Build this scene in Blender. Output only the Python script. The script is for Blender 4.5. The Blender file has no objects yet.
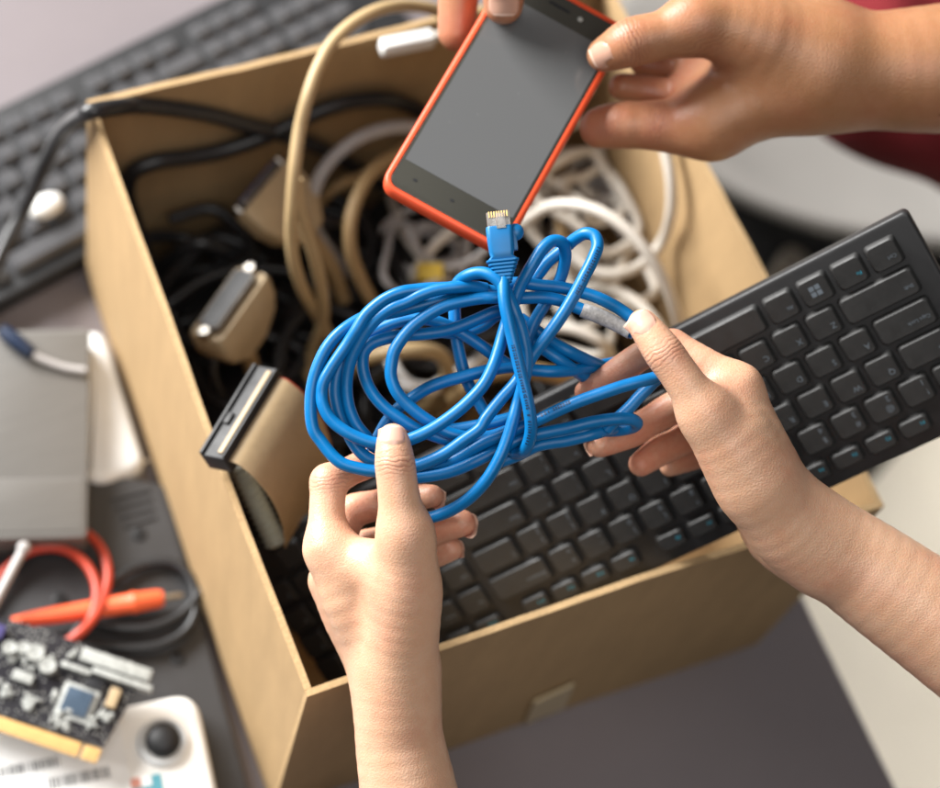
import bpy, bmesh, math, random
import numpy as np
from mathutils import Vector, Matrix
random.seed(7); rng = np.random.default_rng(5)
S = bpy.context.scene
COL = S.collection
# ------------------------------------------------------------------ camera
F = np.array([0.31586425, 0.37086419, -0.87332098])
Rv = np.array([0.91241144, -0.37120821, 0.1723654])
Uv = np.array([0.26025976, 0.85127212, 0.45563213])
CP = np.array([-0.1867473, -0.25530158, 1.13340578])
FOC, CX, CY = 1900.0, 470.0, 394.0
def P(px, py, w):                       # photo pixel at a distance along the view axis -> point in the room
    return CP + F*w + Rv*((px-CX)/FOC*w) - Uv*((py-CY)/FOC*w)
def PD(px, py, dz):                     # same, dz millimetres nearer than the coil of cable
    return P(px, py, 0.90 - dz/1000.0)
def PZ(px, py, z):                      # photo pixel on a horizontal level
    d = F + Rv*((px-CX)/FOC) - Uv*((py-CY)/FOC)
    return CP + d*((z-CP[2])/d[2])
cam = bpy.data.cameras.new('camera'); camo = bpy.data.objects.new('camera', cam); COL.objects.link(camo)
camo.matrix_world = Matrix([[Rv[i], Uv[i], -F[i], CP[i]] for i in range(3)] + [[0, 0, 0, 1]])
cam.sensor_width = 36; cam.lens = FOC/940*36; cam.clip_start = 0.02; cam.clip_end = 50
cam.dof.use_dof = True; cam.dof.focus_distance = 0.892; cam.dof.aperture_fstop = 4.0; cam.dof.aperture_blades = 0
S.camera = camo
# ------------------------------------------------------------------ materials
def mat(name, col, rough=0.5, metal=0.0, var=0.0, vscale=40, bump=0.0, bscale=400, spec=0.5, coat=0.0, trans=0.0, ior=1.45, sheen=0, stretch=None, rvar=0.0):
    m = bpy.data.materials.new(name); m.use_nodes = True
    nt = m.node_tree; b = nt.nodes['Principled BSDF']; L = nt.links
    b.inputs['Base Color'].default_value = (*col, 1); b.inputs['Roughness'].default_value = rough
    b.inputs['Metallic'].default_value = metal; b.inputs['Specular IOR Level'].default_value = spec
    b.inputs['Coat Weight'].default_value = coat; b.inputs['Transmission Weight'].default_value = trans
    b.inputs['IOR'].default_value = ior; b.inputs['Sheen Weight'].default_value = sheen
    tc = nt.nodes.new('ShaderNodeTexCoord'); vec = tc.outputs['Object']
    if stretch:
        mp = nt.nodes.new('ShaderNodeMapping'); mp.inputs['Scale'].default_value = stretch
        L.new(vec, mp.inputs['Vector']); vec = mp.outputs[0]
    if var or rvar:
        n = nt.nodes.new('ShaderNodeTexNoise'); n.inputs['Scale'].default_value = vscale; n.inputs['Detail'].default_value = 6
        n.inputs['Roughness'].default_value = 0.65
        L.new(vec, n.inputs['Vector'])
        if var:
            r = nt.nodes.new('ShaderNodeMapRange'); r.inputs['From Min'].default_value = 0.25; r.inputs['From Max'].default_value = 0.75
            r.inputs['To Min'].default_value = 1-var; r.inputs['To Max'].default_value = 1+var
            L.new(n.outputs['Fac'], r.inputs['Value'])
            mx = nt.nodes.new('ShaderNodeVectorMath'); mx.operation = 'SCALE'; mx.inputs[0].default_value = col
            L.new(r.outputs[0], mx.inputs['Scale']); L.new(mx.outputs[0], b.inputs['Base Color'])
        if rvar:
            r2 = nt.nodes.new('ShaderNodeMapRange'); r2.inputs['From Min'].default_value = 0.3; r2.inputs['From Max'].default_value = 0.7
            r2.inputs['To Min'].default_value = max(0.02, rough-rvar); r2.inputs['To Max'].default_value = rough+rvar
            L.new(n.outputs['Fac'], r2.inputs['Value']); L.new(r2.outputs[0], b.inputs['Roughness'])
    if bump:
        n2 = nt.nodes.new('ShaderNodeTexNoise'); n2.inputs['Scale'].default_value = bscale; n2.inputs['Detail'].default_value = 4
        L.new(vec, n2.inputs['Vector'])
        bp = nt.nodes.new('ShaderNodeBump'); bp.inputs['Strength'].default_value = bump; bp.inputs['Distance'].default_value = 0.001
        L.new(n2.outputs['Fac'], bp.inputs['Height']); L.new(bp.outputs[0], b.inputs['Normal'])
    return m
def skin_mat(name, col, flush, pale):
    m = bpy.data.materials.new(name); m.use_nodes = True
    nt = m.node_tree; b = nt.nodes['Principled BSDF']; L = nt.links; N = nt.nodes.new
    tc = N('ShaderNodeTexCoord')
    n = N('ShaderNodeTexNoise'); n.inputs['Scale'].default_value = 75; n.inputs['Detail'].default_value = 7; n.inputs['Roughness'].default_value = 0.7
    L.new(tc.outputs['Object'], n.inputs['Vector'])
    at = N('ShaderNodeAttribute'); at.attribute_name = 'flush'
    m1 = N('ShaderNodeMix'); m1.data_type = 'RGBA'; m1.inputs[6].default_value = (*col, 1); m1.inputs[7].default_value = (*flush, 1)
    nb = N('ShaderNodeTexNoise'); nb.inputs['Scale'].default_value = 34; nb.inputs['Detail'].default_value = 4; L.new(tc.outputs['Object'], nb.inputs['Vector'])
    br = N('ShaderNodeMapRange'); br.inputs[1].default_value = 0.45; br.inputs[2].default_value = 0.75; br.inputs[3].default_value = 0; br.inputs[4].default_value = 0.55
    L.new(nb.outputs['Fac'], br.inputs[0])
    fa_ = N('ShaderNodeMath'); fa_.operation = 'ADD'; fa_.use_clamp = True; L.new(at.outputs['Fac'], fa_.inputs[0]); L.new(br.outputs[0], fa_.inputs[1])
    L.new(fa_.outputs[0], m1.inputs[0])
    rr = N('ShaderNodeMapRange'); rr.inputs[1].default_value = 0.35; rr.inputs[2].default_value = 0.75; rr.inputs[3].default_value = 0; rr.inputs[4].default_value = 0.7
    L.new(n.outputs['Fac'], rr.inputs[0])
    m2 = N('ShaderNodeMix'); m2.data_type = 'RGBA'; m2.inputs[7].default_value = (*pale, 1)
    L.new(rr.outputs[0], m2.inputs[0]); L.new(m1.outputs[2], m2.inputs[6])
    # a few moles
    vo = N('ShaderNodeTexVoronoi'); vo.inputs['Scale'].default_value = 26; L.new(tc.outputs['Object'], vo.inputs['Vector'])
    ms = N('ShaderNodeMapRange'); ms.inputs[1].default_value = 0.018; ms.inputs[2].default_value = 0.035; ms.inputs[3].default_value = 0.55; ms.inputs[4].default_value = 0
    L.new(vo.outputs['Distance'], ms.inputs[0])
    m3 = N('ShaderNodeMix'); m3.data_type = 'RGBA'; m3.inputs[7].default_value = (col[0]*.35, col[1]*.25, col[2]*.2, 1)
    L.new(ms.outputs[0], m3.inputs[0]); L.new(m2.outputs[2], m3.inputs[6]); L.new(m3.outputs[2], b.inputs['Base Color'])
    b.inputs['Subsurface Weight'].default_value = 0.22; b.inputs['Subsurface Radius'].default_value = (0.009, 0.0035, 0.0018)
    b.inputs['Subsurface Scale'].default_value = 0.4
    b.inputs['Roughness'].default_value = 0.43; b.inputs['Specular IOR Level'].default_value = 0.45
    # pores, fine lines and joint creases
    v2 = N('ShaderNodeTexVoronoi'); v2.inputs['Scale'].default_value = 1050; L.new(tc.outputs['Object'], v2.inputs['Vector'])
    n3 = N('ShaderNodeTexNoise'); n3.inputs['Scale'].default_value = 330; n3.inputs['Detail'].default_value = 4; L.new(tc.outputs['Object'], n3.inputs['Vector'])
    cs = N('ShaderNodeAttribute'); cs.attribute_name = 'crease_s'
    cm = N('ShaderNodeAttribute'); cm.attribute_name = 'crease_m'
    wob = N('ShaderNodeTexNoise'); wob.inputs['Scale'].default_value = 130; wob.inputs['Detail'].default_value = 3; L.new(tc.outputs['Object'], wob.inputs['Vector'])
    wm = N('ShaderNodeMath'); wm.operation = 'MULTIPLY_ADD'; wm.inputs[1].default_value = 6.0
    L.new(wob.outputs['Fac'], wm.inputs[0]); L.new(cs.outputs['Fac'], wm.inputs[2])
    sn = N('ShaderNodeMath'); sn.operation = 'MULTIPLY'; sn.inputs[1].default_value = 1.5; L.new(wm.outputs[0], sn.inputs[0])
    si = N('ShaderNodeMath'); si.operation = 'SINE'; L.new(sn.outputs[0], si.inputs[0])
    ab = N('ShaderNodeMath'); ab.operation = 'ABSOLUTE'; L.new(si.outputs[0], ab.inputs[0])
    pw = N('ShaderNodeMath'); pw.operation = 'POWER'; pw.inputs[1].default_value = 0.45; L.new(ab.outputs[0], pw.inputs[0])
    cmul = N('ShaderNodeMath'); cmul.operation = 'MULTIPLY'; L.new(pw.outputs[0], cmul.inputs[0]); L.new(cm.outputs['Fac'], cmul.inputs[1])
    iv = N('ShaderNodeMath'); iv.operation = 'SUBTRACT'; iv.inputs[0].default_value = 1.0; L.new(pw.outputs[0], iv.inputs[1])
    ic = N('ShaderNodeMath'); ic.operation = 'MULTIPLY'; L.new(iv.outputs[0], ic.inputs[0]); L.new(cm.outputs['Fac'], ic.inputs[1])
    m4 = N('ShaderNodeMix'); m4.data_type = 'RGBA'; m4.inputs[7].default_value = (flush[0]*.55, flush[1]*.5, flush[2]*.5, 1)
    L.new(ic.outputs[0], m4.inputs[0]); L.new(m3.outputs[2], m4.inputs[6]); L.new(m4.outputs[2], b.inputs['Base Color'])
    a1 = N('ShaderNodeMath'); a1.operation = 'MULTIPLY_ADD'; a1.inputs[1].default_value = 0.35; L.new(v2.outputs['Distance'], a1.inputs[0]); L.new(cmul.outputs[0], a1.inputs[2])
    a2 = N('ShaderNodeMath'); a2.operation = 'MULTIPLY_ADD'; a2.inputs[1].default_value = 0.13; L.new(n3.outputs['Fac'], a2.inputs[0]); L.new(a1.outputs[0], a2.inputs[2])
    bp = N('ShaderNodeBump'); bp.inputs['Strength'].default_value = 0.4; bp.inputs['Distance'].default_value = 0.0008
    L.new(a2.outputs[0], bp.inputs['Height']); L.new(bp.outputs[0], b.inputs['Normal'])
    return m
M = {}
M['card'] = mat('kraft_cardboard', (.375, .252, .130), .75, var=.10, vscale=60, bump=.12, bscale=300, spec=.25, stretch=(1, 1, .25))
M['card_edge'] = mat('cut_cardboard_edge', (.46, .315, .165), .85, var=.18, vscale=420, bump=.35, bscale=500, spec=.2)
M['tape'] = mat('clear_tape', (.47, .375, .23), .35, var=.05, vscale=80)
M['table'] = mat('lavender_laminate', (.205, .180, .186), .27, var=.05, vscale=8, bump=.03, bscale=700, spec=.7)
M['floor'] = mat('beige_floor', (.70, .64, .53), .5, var=.06, vscale=5)
M['kb'] = mat('black_keyboard_plastic', (.017, .017, .018), .5, var=.15, vscale=120, bump=.06, bscale=1500, rvar=.08)
M['key'] = mat('black_keycap_plastic', (.022, .0218, .0215), .50, var=.2, vscale=90, bump=.06, bscale=1500, rvar=.1)
M['legend'] = mat('pale_key_print', (.12, .145, .17), .5)
M['legend_blue'] = mat('teal_key_print', (.02, .28, .40), .5)
M['kb2'] = mat('grey_keyboard_plastic', (.017, .017, .018), .5, var=.12, vscale=60)
M['key2'] = mat('grey_keycap_plastic', (.078, .078, .082), .24, var=.2, vscale=60)
M['blue'] = mat('blue_cable_jacket', (.0015, .138, .375), .37, var=.10, vscale=50, bump=.08, bscale=260, spec=.4, rvar=.1)
M['blue_boot'] = mat('blue_boot_rubber', (.003, .14, .36), .42, var=.06, vscale=90)
M['print'] = mat('black_jacket_print', (.005, .03, .09), .5)
M['clear'] = mat('clear_plug_plastic', (.86, .82, .78), .12, trans=.75, ior=1.5)
M['gold'] = mat('gold_contacts', (.75, .50, .20), .3, metal=1.0, var=.1, vscale=200)
M['white_label'] = mat('printed_cable_label', (.46, .45, .44), .55, var=.45, vscale=420)
M['screen'] = mat('phone_glass', (.115, .116, .117), .10, spec=.5, ior=1.5, rvar=.05, vscale=30)
M['phone_black'] = mat('phone_bezel', (.050, .048, .040), .16, spec=.5, ior=1.5)
M['phone_red'] = mat('red_bumper_plastic', (.72, .085, .028), .38, var=.06, vscale=80)
M['dark'] = mat('black_plastic', (.010, .010, .011), .55, rvar=.1)
M['cord'] = mat('black_cord_rubber', (.014, .014, .015), .38, var=.1, vscale=60)
M['cord_grey'] = mat('charcoal_cord_rubber', (.020, .020, .021), .33, var=.1, vscale=60)
M['beige'] = mat('aged_beige_jacket', (.42, .30, .155), .45, var=.10, vscale=40)
M['beige2'] = mat('tan_jacket', (.36, .24, .115), .5, var=.10, vscale=40)
M['white_c'] = mat('offwhite_jacket', (.60, .55, .48), .42, var=.08, vscale=40)
M['grey_c'] = mat('grey_jacket', (.40, .38, .37), .4, var=.08, vscale=40)
M['hood'] = mat('aged_beige_hood', (.42, .31, .18), .5, var=.12, vscale=60, bump=.08, bscale=500)
M['tan'] = mat('tan_gilt_edge', (.60, .37, .14), .38, var=.1, vscale=200)
M['metal'] = mat('dull_metal', (.45, .42, .38), .35, metal=1.0, var=.15, vscale=120)
M['dark_metal'] = mat('tarnished_metal', (.13, .115, .10), .55, metal=.6, var=.2, vscale=120)
M['bluec'] = mat('blue_insert', (.03, .06, .22), .4)
M['ribbon'] = mat('tan_ribbon', (.36, .26, .145), .5, var=.10, vscale=60, bump=.1, bscale=300)
M['ribbon_red'] = mat('ribbon_edge_stripe', (.30, .04, .02), .5)
M['red'] = mat('red_lead_rubber', (.46, .05, .024), .4, var=.08, vscale=60)
M['orange'] = mat('orange_probe_plastic', (.85, .13, .045), .4, var=.06, vscale=60)
M['corr'] = mat('pale_green_grey_tube', (.42, .45, .40), .45, var=.06)
M['yellow'] = mat('yellow_plastic', (.70, .48, .05), .45)
M['white'] = mat('white_plastic', (.82, .81, .78), .32, var=.05, vscale=25)
M['white2'] = mat('grey_white_plastic', (.76, .77, .77), .25, var=.05, vscale=25)
M['steel'] = mat('brushed_grey_metal', (.155, .148, .138), .5, metal=.2, var=.08, vscale=30, bump=.06, bscale=200, stretch=(1, 12, 1))
M['panel'] = mat('charcoal_panel', (.036, .036, .038), .42, var=.12, vscale=20, rvar=.08)
M['pcb'] = mat('black_circuit_board', (.018, .017, .021), .35, var=.25, vscale=150)
def add_specks(m, scale, lo, hi, col):
    nt = m.node_tree; L = nt.links; b = nt.nodes['Principled BSDF']; tc = nt.nodes.new('ShaderNodeTexCoord'); v = nt.nodes.new('ShaderNodeTexVoronoi'); v.inputs['Scale'].default_value = scale
    L.new(tc.outputs['Object'], v.inputs['Vector']); r = nt.nodes.new('ShaderNodeMapRange'); r.inputs[1].default_value = lo; r.inputs[2].default_value = hi; r.inputs[3].default_value = 1; r.inputs[4].default_value = 0; L.new(v.outputs['Distance'], r.inputs[0])
    mx = nt.nodes.new('ShaderNodeMix'); mx.data_type = 'RGBA'; mx.inputs[7].default_value = (*col, 1); src = b.inputs['Base Color'].links
    if src: L.new(src[0].from_socket, mx.inputs[6])
    else: mx.inputs[6].default_value = b.inputs['Base Color'].default_value
    L.new(r.outputs[0], mx.inputs[0]); L.new(mx.outputs[2], b.inputs['Base Color'])
add_specks(M['pcb'], 420, .22, .30, (.30, .30, .28)); add_specks(M['table'], 160, .03, .06, (.30, .28, .28)); add_specks(M['panel'], 130, .03, .07, (.16, .16, .16)); add_specks(M['screen'], 90, .015, .04, (.17, .17, .17))
add_specks(M['card'], 55, .02, .045, (.20, .12, .05)); add_specks(M['key'], 260, .03, .06, (.10, .10, .10))
M['smd'] = mat('pale_solder_parts', (.36, .37, .35), .4, var=.4, vscale=250)
M['chip'] = mat('blue_grey_chip', (.055, .08, .115), .25, var=.2, vscale=150)
M['chip_b'] = mat('black_chip', (.02, .02, .022), .35)
M['paper'] = mat('white_sticker', (.80, .80, .79), .5)
M['ink'] = mat('barcode_ink', (.05, .05, .055), .6)
M['purple'] = mat('lilac_jack', (.07, .06, .17), .4)
M['hblue'] = mat('teal_foil', (.10, .30, .36), .3); M['hred'] = mat('salmon_foil', (.55, .24, .18), .35)
M['navy'] = mat('navy_plug', (.012, .022, .05), .4)
M['shirt'] = mat('dark_red_cotton', (.125, .003, .006), .9, var=.15, vscale=14, bump=.3, bscale=500)
M['seat'] = mat('pale_moulded_plastic', (.30, .285, .265), .4, var=.05, vscale=6)
M['filler'] = mat('filler_black', (.010, .010, .011), .75, bump=.3, bscale=600)
M['skin1'] = skin_mat('light_skin', (.595, .340, .212), (.55, .215, .135), (.65, .42, .285))
M['skin2'] = skin_mat('tan_skin', (.325, .150, .069), (.38, .13, .075), (.40, .20, .105))
M['nail1'] = mat('natural_nail', (.62, .36, .275), .26, var=.05, vscale=120, spec=.55)
M['nail2'] = mat('natural_nail_tan', (.50, .29, .21), .28, var=.05, vscale=120, spec=.55)
M['nail_tip'] = mat('nail_free_edge', (.68, .47, .36), .3)
# ------------------------------------------------------------------ mesh helpers
class MB:
    def __init__(s): s.v = []; s.f = []; s.m = []
    def add(s, vs, fs, mi=0):
        o = len(s.v); s.v += [tuple(map(float, v)) for v in vs]; s.f += [tuple(i+o for i in f) for f in fs]; s.m += [mi]*len(fs)
        return s
    def box(s, c, ex, ey, ez, hx, hy, hz, bev=0.0, mi=0, seg=2):
        bm = bmesh.new(); bmesh.ops.create_cube(bm, size=2)
        for v in bm.verts: v.co = Vector((v.co.x*hx, v.co.y*hy, v.co.z*hz))
        if bev: bmesh.ops.bevel(bm, geom=bm.edges[:], offset=bev, segments=seg, profile=.6, affect='EDGES')
        vs = [c + ex*v.co.x + ey*v.co.y + ez*v.co.z for v in bm.verts]; bm.verts.index_update()
        fs = [[v.index for v in f.verts] for f in bm.faces]; bm.free()
        return s.add(vs, fs, mi)
    def slab(s, loops, mi=0, cap0=True, cap1=True):      # loops: equal-length rings
        n = len(loops[0]); vs = [p for l in loops for p in l]; fs = []
        for k in range(len(loops)-1):
            for i in range(n):
                j = (i+1) % n; fs.append((k*n+i, k*n+j, (k+1)*n+j, (k+1)*n+i))
        if cap0: fs.append(tuple(range(n-1, -1, -1)))
        if cap1: fs.append(tuple(range((len(loops)-1)*n, len(loops)*n)))
        return s.add(vs, fs, mi)
    def tube(s, pts, r, n=12, mi=0, step=None, cap=True, smooth=True):
        pts = [np.array(p, float) for p in pts]
        rad = r if isinstance(r, (list, tuple, np.ndarray)) else [r]*len(pts)
        if smooth:
            q = []; rr = []; m = step or 7
            ext = [2*pts[0]-pts[1]] + pts + [2*pts[-1]-pts[-2]]
            tt = [0]                                       # centripetal parametrisation
            for i in range(len(ext)-1): tt.append(tt[-1] + max(np.linalg.norm(ext[i+1]-ext[i]), 1e-6)**.5)
            for i in range(len(pts)-1):
                p0, p1, p2, p3 = ext[i:i+4]; t0, t1, t2, t3 = tt[i:i+4]
                for k in range(m):
                    t = t1 + (t2-t1)*k/m
                    a1 = (t1-t)/(t1-t0)*p0 + (t-t0)/(t1-t0)*p1; a2 = (t2-t)/(t2-t1)*p1 + (t-t1)/(t2-t1)*p2; a3 = (t3-t)/(t3-t2)*p2 + (t-t2)/(t3-t2)*p3
                    b1 = (t2-t)/(t2-t0)*a1 + (t-t0)/(t2-t0)*a2; b2 = (t3-t)/(t3-t1)*a2 + (t-t1)/(t3-t1)*a3
                    q.append((t2-t)/(t2-t1)*b1 + (t-t1)/(t2-t1)*b2); rr.append(rad[i] + (rad[i+1]-rad[i])*k/m)
            q.append(pts[-1]); rr.append(rad[-1]); pts, rad = q, rr
        N = len(pts); tan = [pts[min(i+1, N-1)]-pts[max(i-1, 0)] for i in range(N)]
        tan = [t/max(np.linalg.norm(t), 1e-9) for t in tan]
        u = np.cross(tan[0], [.3, .5, .8]); u /= np.linalg.norm(u); rings = []
        for i in range(N):
            u = u - tan[i]*(u@tan[i]); u /= max(np.linalg.norm(u), 1e-9); v = np.cross(tan[i], u)
            rings.append([pts[i] + rad[i]*(math.cos(2*math.pi*a/n)*u + math.sin(2*math.pi*a/n)*v) for a in range(n)])
        s.slab(rings, mi, cap, cap); return pts
    def ball(s, c, r, mi=0, ex=None, ey=None, ez=None, n=16, h=10):
        ex = np.array([1, 0, 0.]) if ex is None else ex; ey = np.array([0, 1, 0.]) if ey is None else ey; ez = np.array([0, 0, 1.]) if ez is None else ez
        r = r if isinstance(r, (tuple, list)) else (r, r, r); vs = [c - ez*r[2]]; fs = []
        for k in range(1, h):
            p = -math.pi/2 + math.pi*k/h
            for i in range(n):
                a = 2*math.pi*i/n; vs.append(c + ex*(r[0]*math.cos(p)*math.cos(a)) + ey*(r[1]*math.cos(p)*math.sin(a)) + ez*(r[2]*math.sin(p)))
        vs.append(c + ez*r[2]); T = len(vs)-1
        for i in range(n):
            j = (i+1) % n; fs.append((0, 1+j, 1+i)); fs.append((T, 1+(h-2)*n+i, 1+(h-2)*n+j))
            for k in range(h-2): fs.append((1+k*n+i, 1+k*n+j, 1+(k+1)*n+j, 1+(k+1)*n+i))
        return s.add(vs, fs, mi)
ORIG = {}
def tag(o, label, cat, group=None, kind=None):
    o['label'] = label; o['category'] = cat
    if group: o['group'] = group
    if kind: o['kind'] = kind
    return o
def thing(name, label, cat, loc, group=None):
    o = bpy.data.objects.new(name, None); COL.objects.link(o); o.empty_display_size = .02
    o.location = Vector(loc); ORIG[o] = np.array(loc, float); return tag(o, label, cat, group)
def obj(name, mb, mats, parent=None, smooth=True, loc=None, angle=35):
    mats = mats if isinstance(mats, (list, tuple)) else [mats]
    V = np.array(mb.v); pw = ORIG[parent] if parent is not None else np.zeros(3)
    if loc is None: loc = np.array([V[:, 0].mean(), V[:, 1].mean(), V[:, 2].min()])
    me = bpy.data.meshes.new(name); me.from_pydata([tuple(p) for p in V-loc], [], mb.f)
    for m in mats: me.materials.append(M[m])
    me.polygons.foreach_set('material_index', mb.m)
    bm = bmesh.new(); bm.from_mesh(me); bmesh.ops.recalc_face_normals(bm, faces=bm.faces[:]); bm.to_mesh(me); bm.free()
    if smooth:
        me.polygons.foreach_set('use_smooth', [True]*len(me.polygons)); me.set_sharp_from_angle(angle=math.radians(angle))
    o = bpy.data.objects.new(name, me); COL.objects.link(o)
    if parent is not None: o.parent = parent
    o.location = Vector(loc-pw); ORIG[o] = np.array(loc, float); return o
def struct(o): o['kind'] = 'structure'; return o
def rrect(hx, hy, r, n=5):
    out = []
    for cx, cy, a0 in ((hx-r, hy-r, 0), (-hx+r, hy-r, 90), (-hx+r, -hy+r, 180), (hx-r, -hy+r, 270)):
        for k in range(n+1):
            a = math.radians(a0 + 90*k/n); out.append((cx+r*math.cos(a), cy+r*math.sin(a)))
    return out
def rslab(mb, c, ex, ey, ez, hx, hy, r, z0, z1, bev=0.0008, mi=0, n=6):
    L = []
    def ring(d, z): return [c + ex*x + ey*y + ez*z for x, y in rrect(hx-d, hy-d, max(r-d, .0002), n)]
    for k in range(4): t = k/3*math.pi/2; L.append(ring(bev*(1-math.sin(t)), z0 + bev*(1-math.cos(t))))
    for k in range(4): t = k/3*math.pi/2; L.append(ring(bev*(1-math.cos(t)), z1 - bev*(1-math.sin(t))))
    return mb.slab(L, mi)
def poly_slab(mb, pts, z0, z1, rnd=.004, bev=.001, mi=0):   # corner points (x, y) -> rounded slab
    pts = [np.array(p[:2], float) for p in pts]; n = len(pts); ring = []
    for i in range(n):
        a, b, c = pts[i-1], pts[i], pts[(i+1) % n]; d1 = (a-b)/np.linalg.norm(a-b); d2 = (c-b)/np.linalg.norm(c-b)
        for k in range(7):
            t = k/6; p0 = b+d1*rnd; p1 = b+d2*rnd; ring.append((1-t)**2*p0 + 2*t*(1-t)*b + t*t*p1)
    ring = np.array(ring); ctr = ring.mean(0)
    nx = np.roll(ring, -1, 0)-np.roll(ring, 1, 0); nn = np.stack([nx[:, 1], -nx[:, 0]], 1); nn /= np.maximum(np.linalg.norm(nn, axis=1, keepdims=True), 1e-9)
    if ((ring-ctr)*nn).sum() < 0: nn = -nn
    L = []
    for d, z in ((bev, z0), (0, z0+bev), (0, z1-bev), (bev*.3, z1-bev*.3), (bev, z1)):
        L.append([(p[0], p[1], z) for p in ring-nn*d])
    return mb.slab(L, mi)
_txt = {}
def glyph(s, size):
    if (s, size) not in _txt:
        c = bpy.data.curves.new('t', 'FONT'); c.body = s; c.size = size; c.resolution_u = 2
        o = bpy.data.objects.new('t', c); me = o.to_mesh()
        _txt[(s, size)] = ([tuple(v.co) for v in me.vertices], [tuple(p.vertices) for p in me.polygons]); o.to_mesh_clear(); bpy.data.objects.remove(o); bpy.data.curves.remove(c)
    return _txt[(s, size)]
X, Y, Z = np.eye(3)
# ------------------------------------------------------------------ room: floor, table
mb = MB(); mb.add([(-4, -4, -.74), (5, -4, -.74), (5, 6, -.74), (-4, 6, -.74)], [(0, 1, 2, 3)])
struct(obj('floor', mb, 'floor', smooth=False))
mb = MB(); mb.box(np.array([-.598, .2, -.015]), X, Y, Z, .98, 1.3, .015, .0015)
t = thing('table', 'lavender grey laminate table under the cardboard box', 'table', (-.598, .2, -.74))
obj('tabletop', mb, 'table', t)
for sx in (-1.5, .28):
    for sy in (-1.0, 1.4):
        mb = MB(); mb.box(np.array([sx, sy, -.385]), X, Y, Z, .025, .025, .354, .002); obj('leg', mb, 'dark', t)
# ------------------------------------------------------------------ cardboard box
H = .2187
tp = dict(A=(.001, .375), B=(0, -.001), C=(.343, -.001), D=(.340, .384)); bt = dict(A=(.004, .388), B=(.001, 0), C=(.337, -.002), D=(.339, .387))
box = thing('cardboard_box', 'open brown cardboard box full of cables and old electronics', 'box', (.17, .19, .001))
def panel(a, b, th, inset, seed):
    a0 = np.array([*bt[a], .001]); b0 = np.array([*bt[b], .001]); a1 = np.array([*tp[a], H]); b1 = np.array([*tp[b], H])
    d = (b1-a1)/np.linalg.norm(b1-a1); nin = np.array([-d[1], d[0], 0]); c = np.array([.17, .19, .09])
    if nin@(c-a1) < 0: nin = -nin
    a0, a1, b0, b1 = a0+d*inset, a1+d*inset, b0-d*inset, b1-d*inset
    NU, NV = 60, 14; r = np.random.default_rng(seed); ph = r.uniform(0, 6, 4); rows = []
    for side in (0, 1):
        g = []
        for j in range(NV+1):
            v = j/NV
            for i in range(NU+1):
                u = i/NU; p = (a0*(1-u)+b0*u)*(1-v) + (a1*(1-u)+b1*u)*v
                e = math.sin(math.pi*u); bul = .0022*e*math.sin(1.8*v+ph[0]) + .0006*e*math.sin(9*u+ph[1])
                p = p - nin*bul + nin*(th if side else 0)
                if j == NV: p = p + Z*(.0004*math.sin(23*u+ph[2]) + .0003*math.sin(61*u+ph[3]))*e
                g.append(p)
        rows.append(g)
    W = NU+1; K = W*(NV+1); vs = rows[0]+rows[1]; f0 = []; fe = []
    for j in range(NV):
        for i in range(NU):
            q = (j*W+i, j*W+i+1, (j+1)*W+i+1, (j+1)*W+i); f0.append(q); f0.append(tuple(K+k for k in reversed(q)))
    for i in range(NU):
        fe.append((NV*W+i, NV*W+i+1, K+NV*W+i+1, K+NV*W+i)); fe.append((i, K+i, K+i+1, i+1))
    for j in range(NV):
        fe.append((j*W, (j+1)*W, K+(j+1)*W, K+j*W)); fe.append((j*W+NU, K+j*W+NU, K+(j+1)*W+NU, (j+1)*W+NU))
    m = MB(); m.add(vs, f0, 0); m.f += fe; m.m += [1]*len(fe)
    return obj('wall_panel', m, ['card', 'card_edge'], box, angle=50)
panel('B', 'C', .0036, 0, 1); panel('A', 'D', .0036, 0, 2); panel('A', 'B', .0036, .0038, 3); panel('D', 'C', .0036, .0038, 4)
mb = MB(); mb.box(np.array([.172, .194, .0045]), X, Y, Z, .164, .182, .002); obj('bottom_panel', mb, 'card', box)
# tape remnant on the front wall
q = []
for px, py in ((533, 700), (573, 682), (563, 706), (523, 722)):
    d = F + Rv*((px-CX)/FOC) - Uv*((py-CY)/FOC); q.append(CP + d*((-.0012-CP[1])/d[1]))
mb = MB(); q2 = [p - Y*.0022 for p in q]; q3 = [p - Y*.0002 for p in q]; mb.slab([q3, q2]); obj('tape_patch', mb, 'tape', box, smooth=False)
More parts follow.
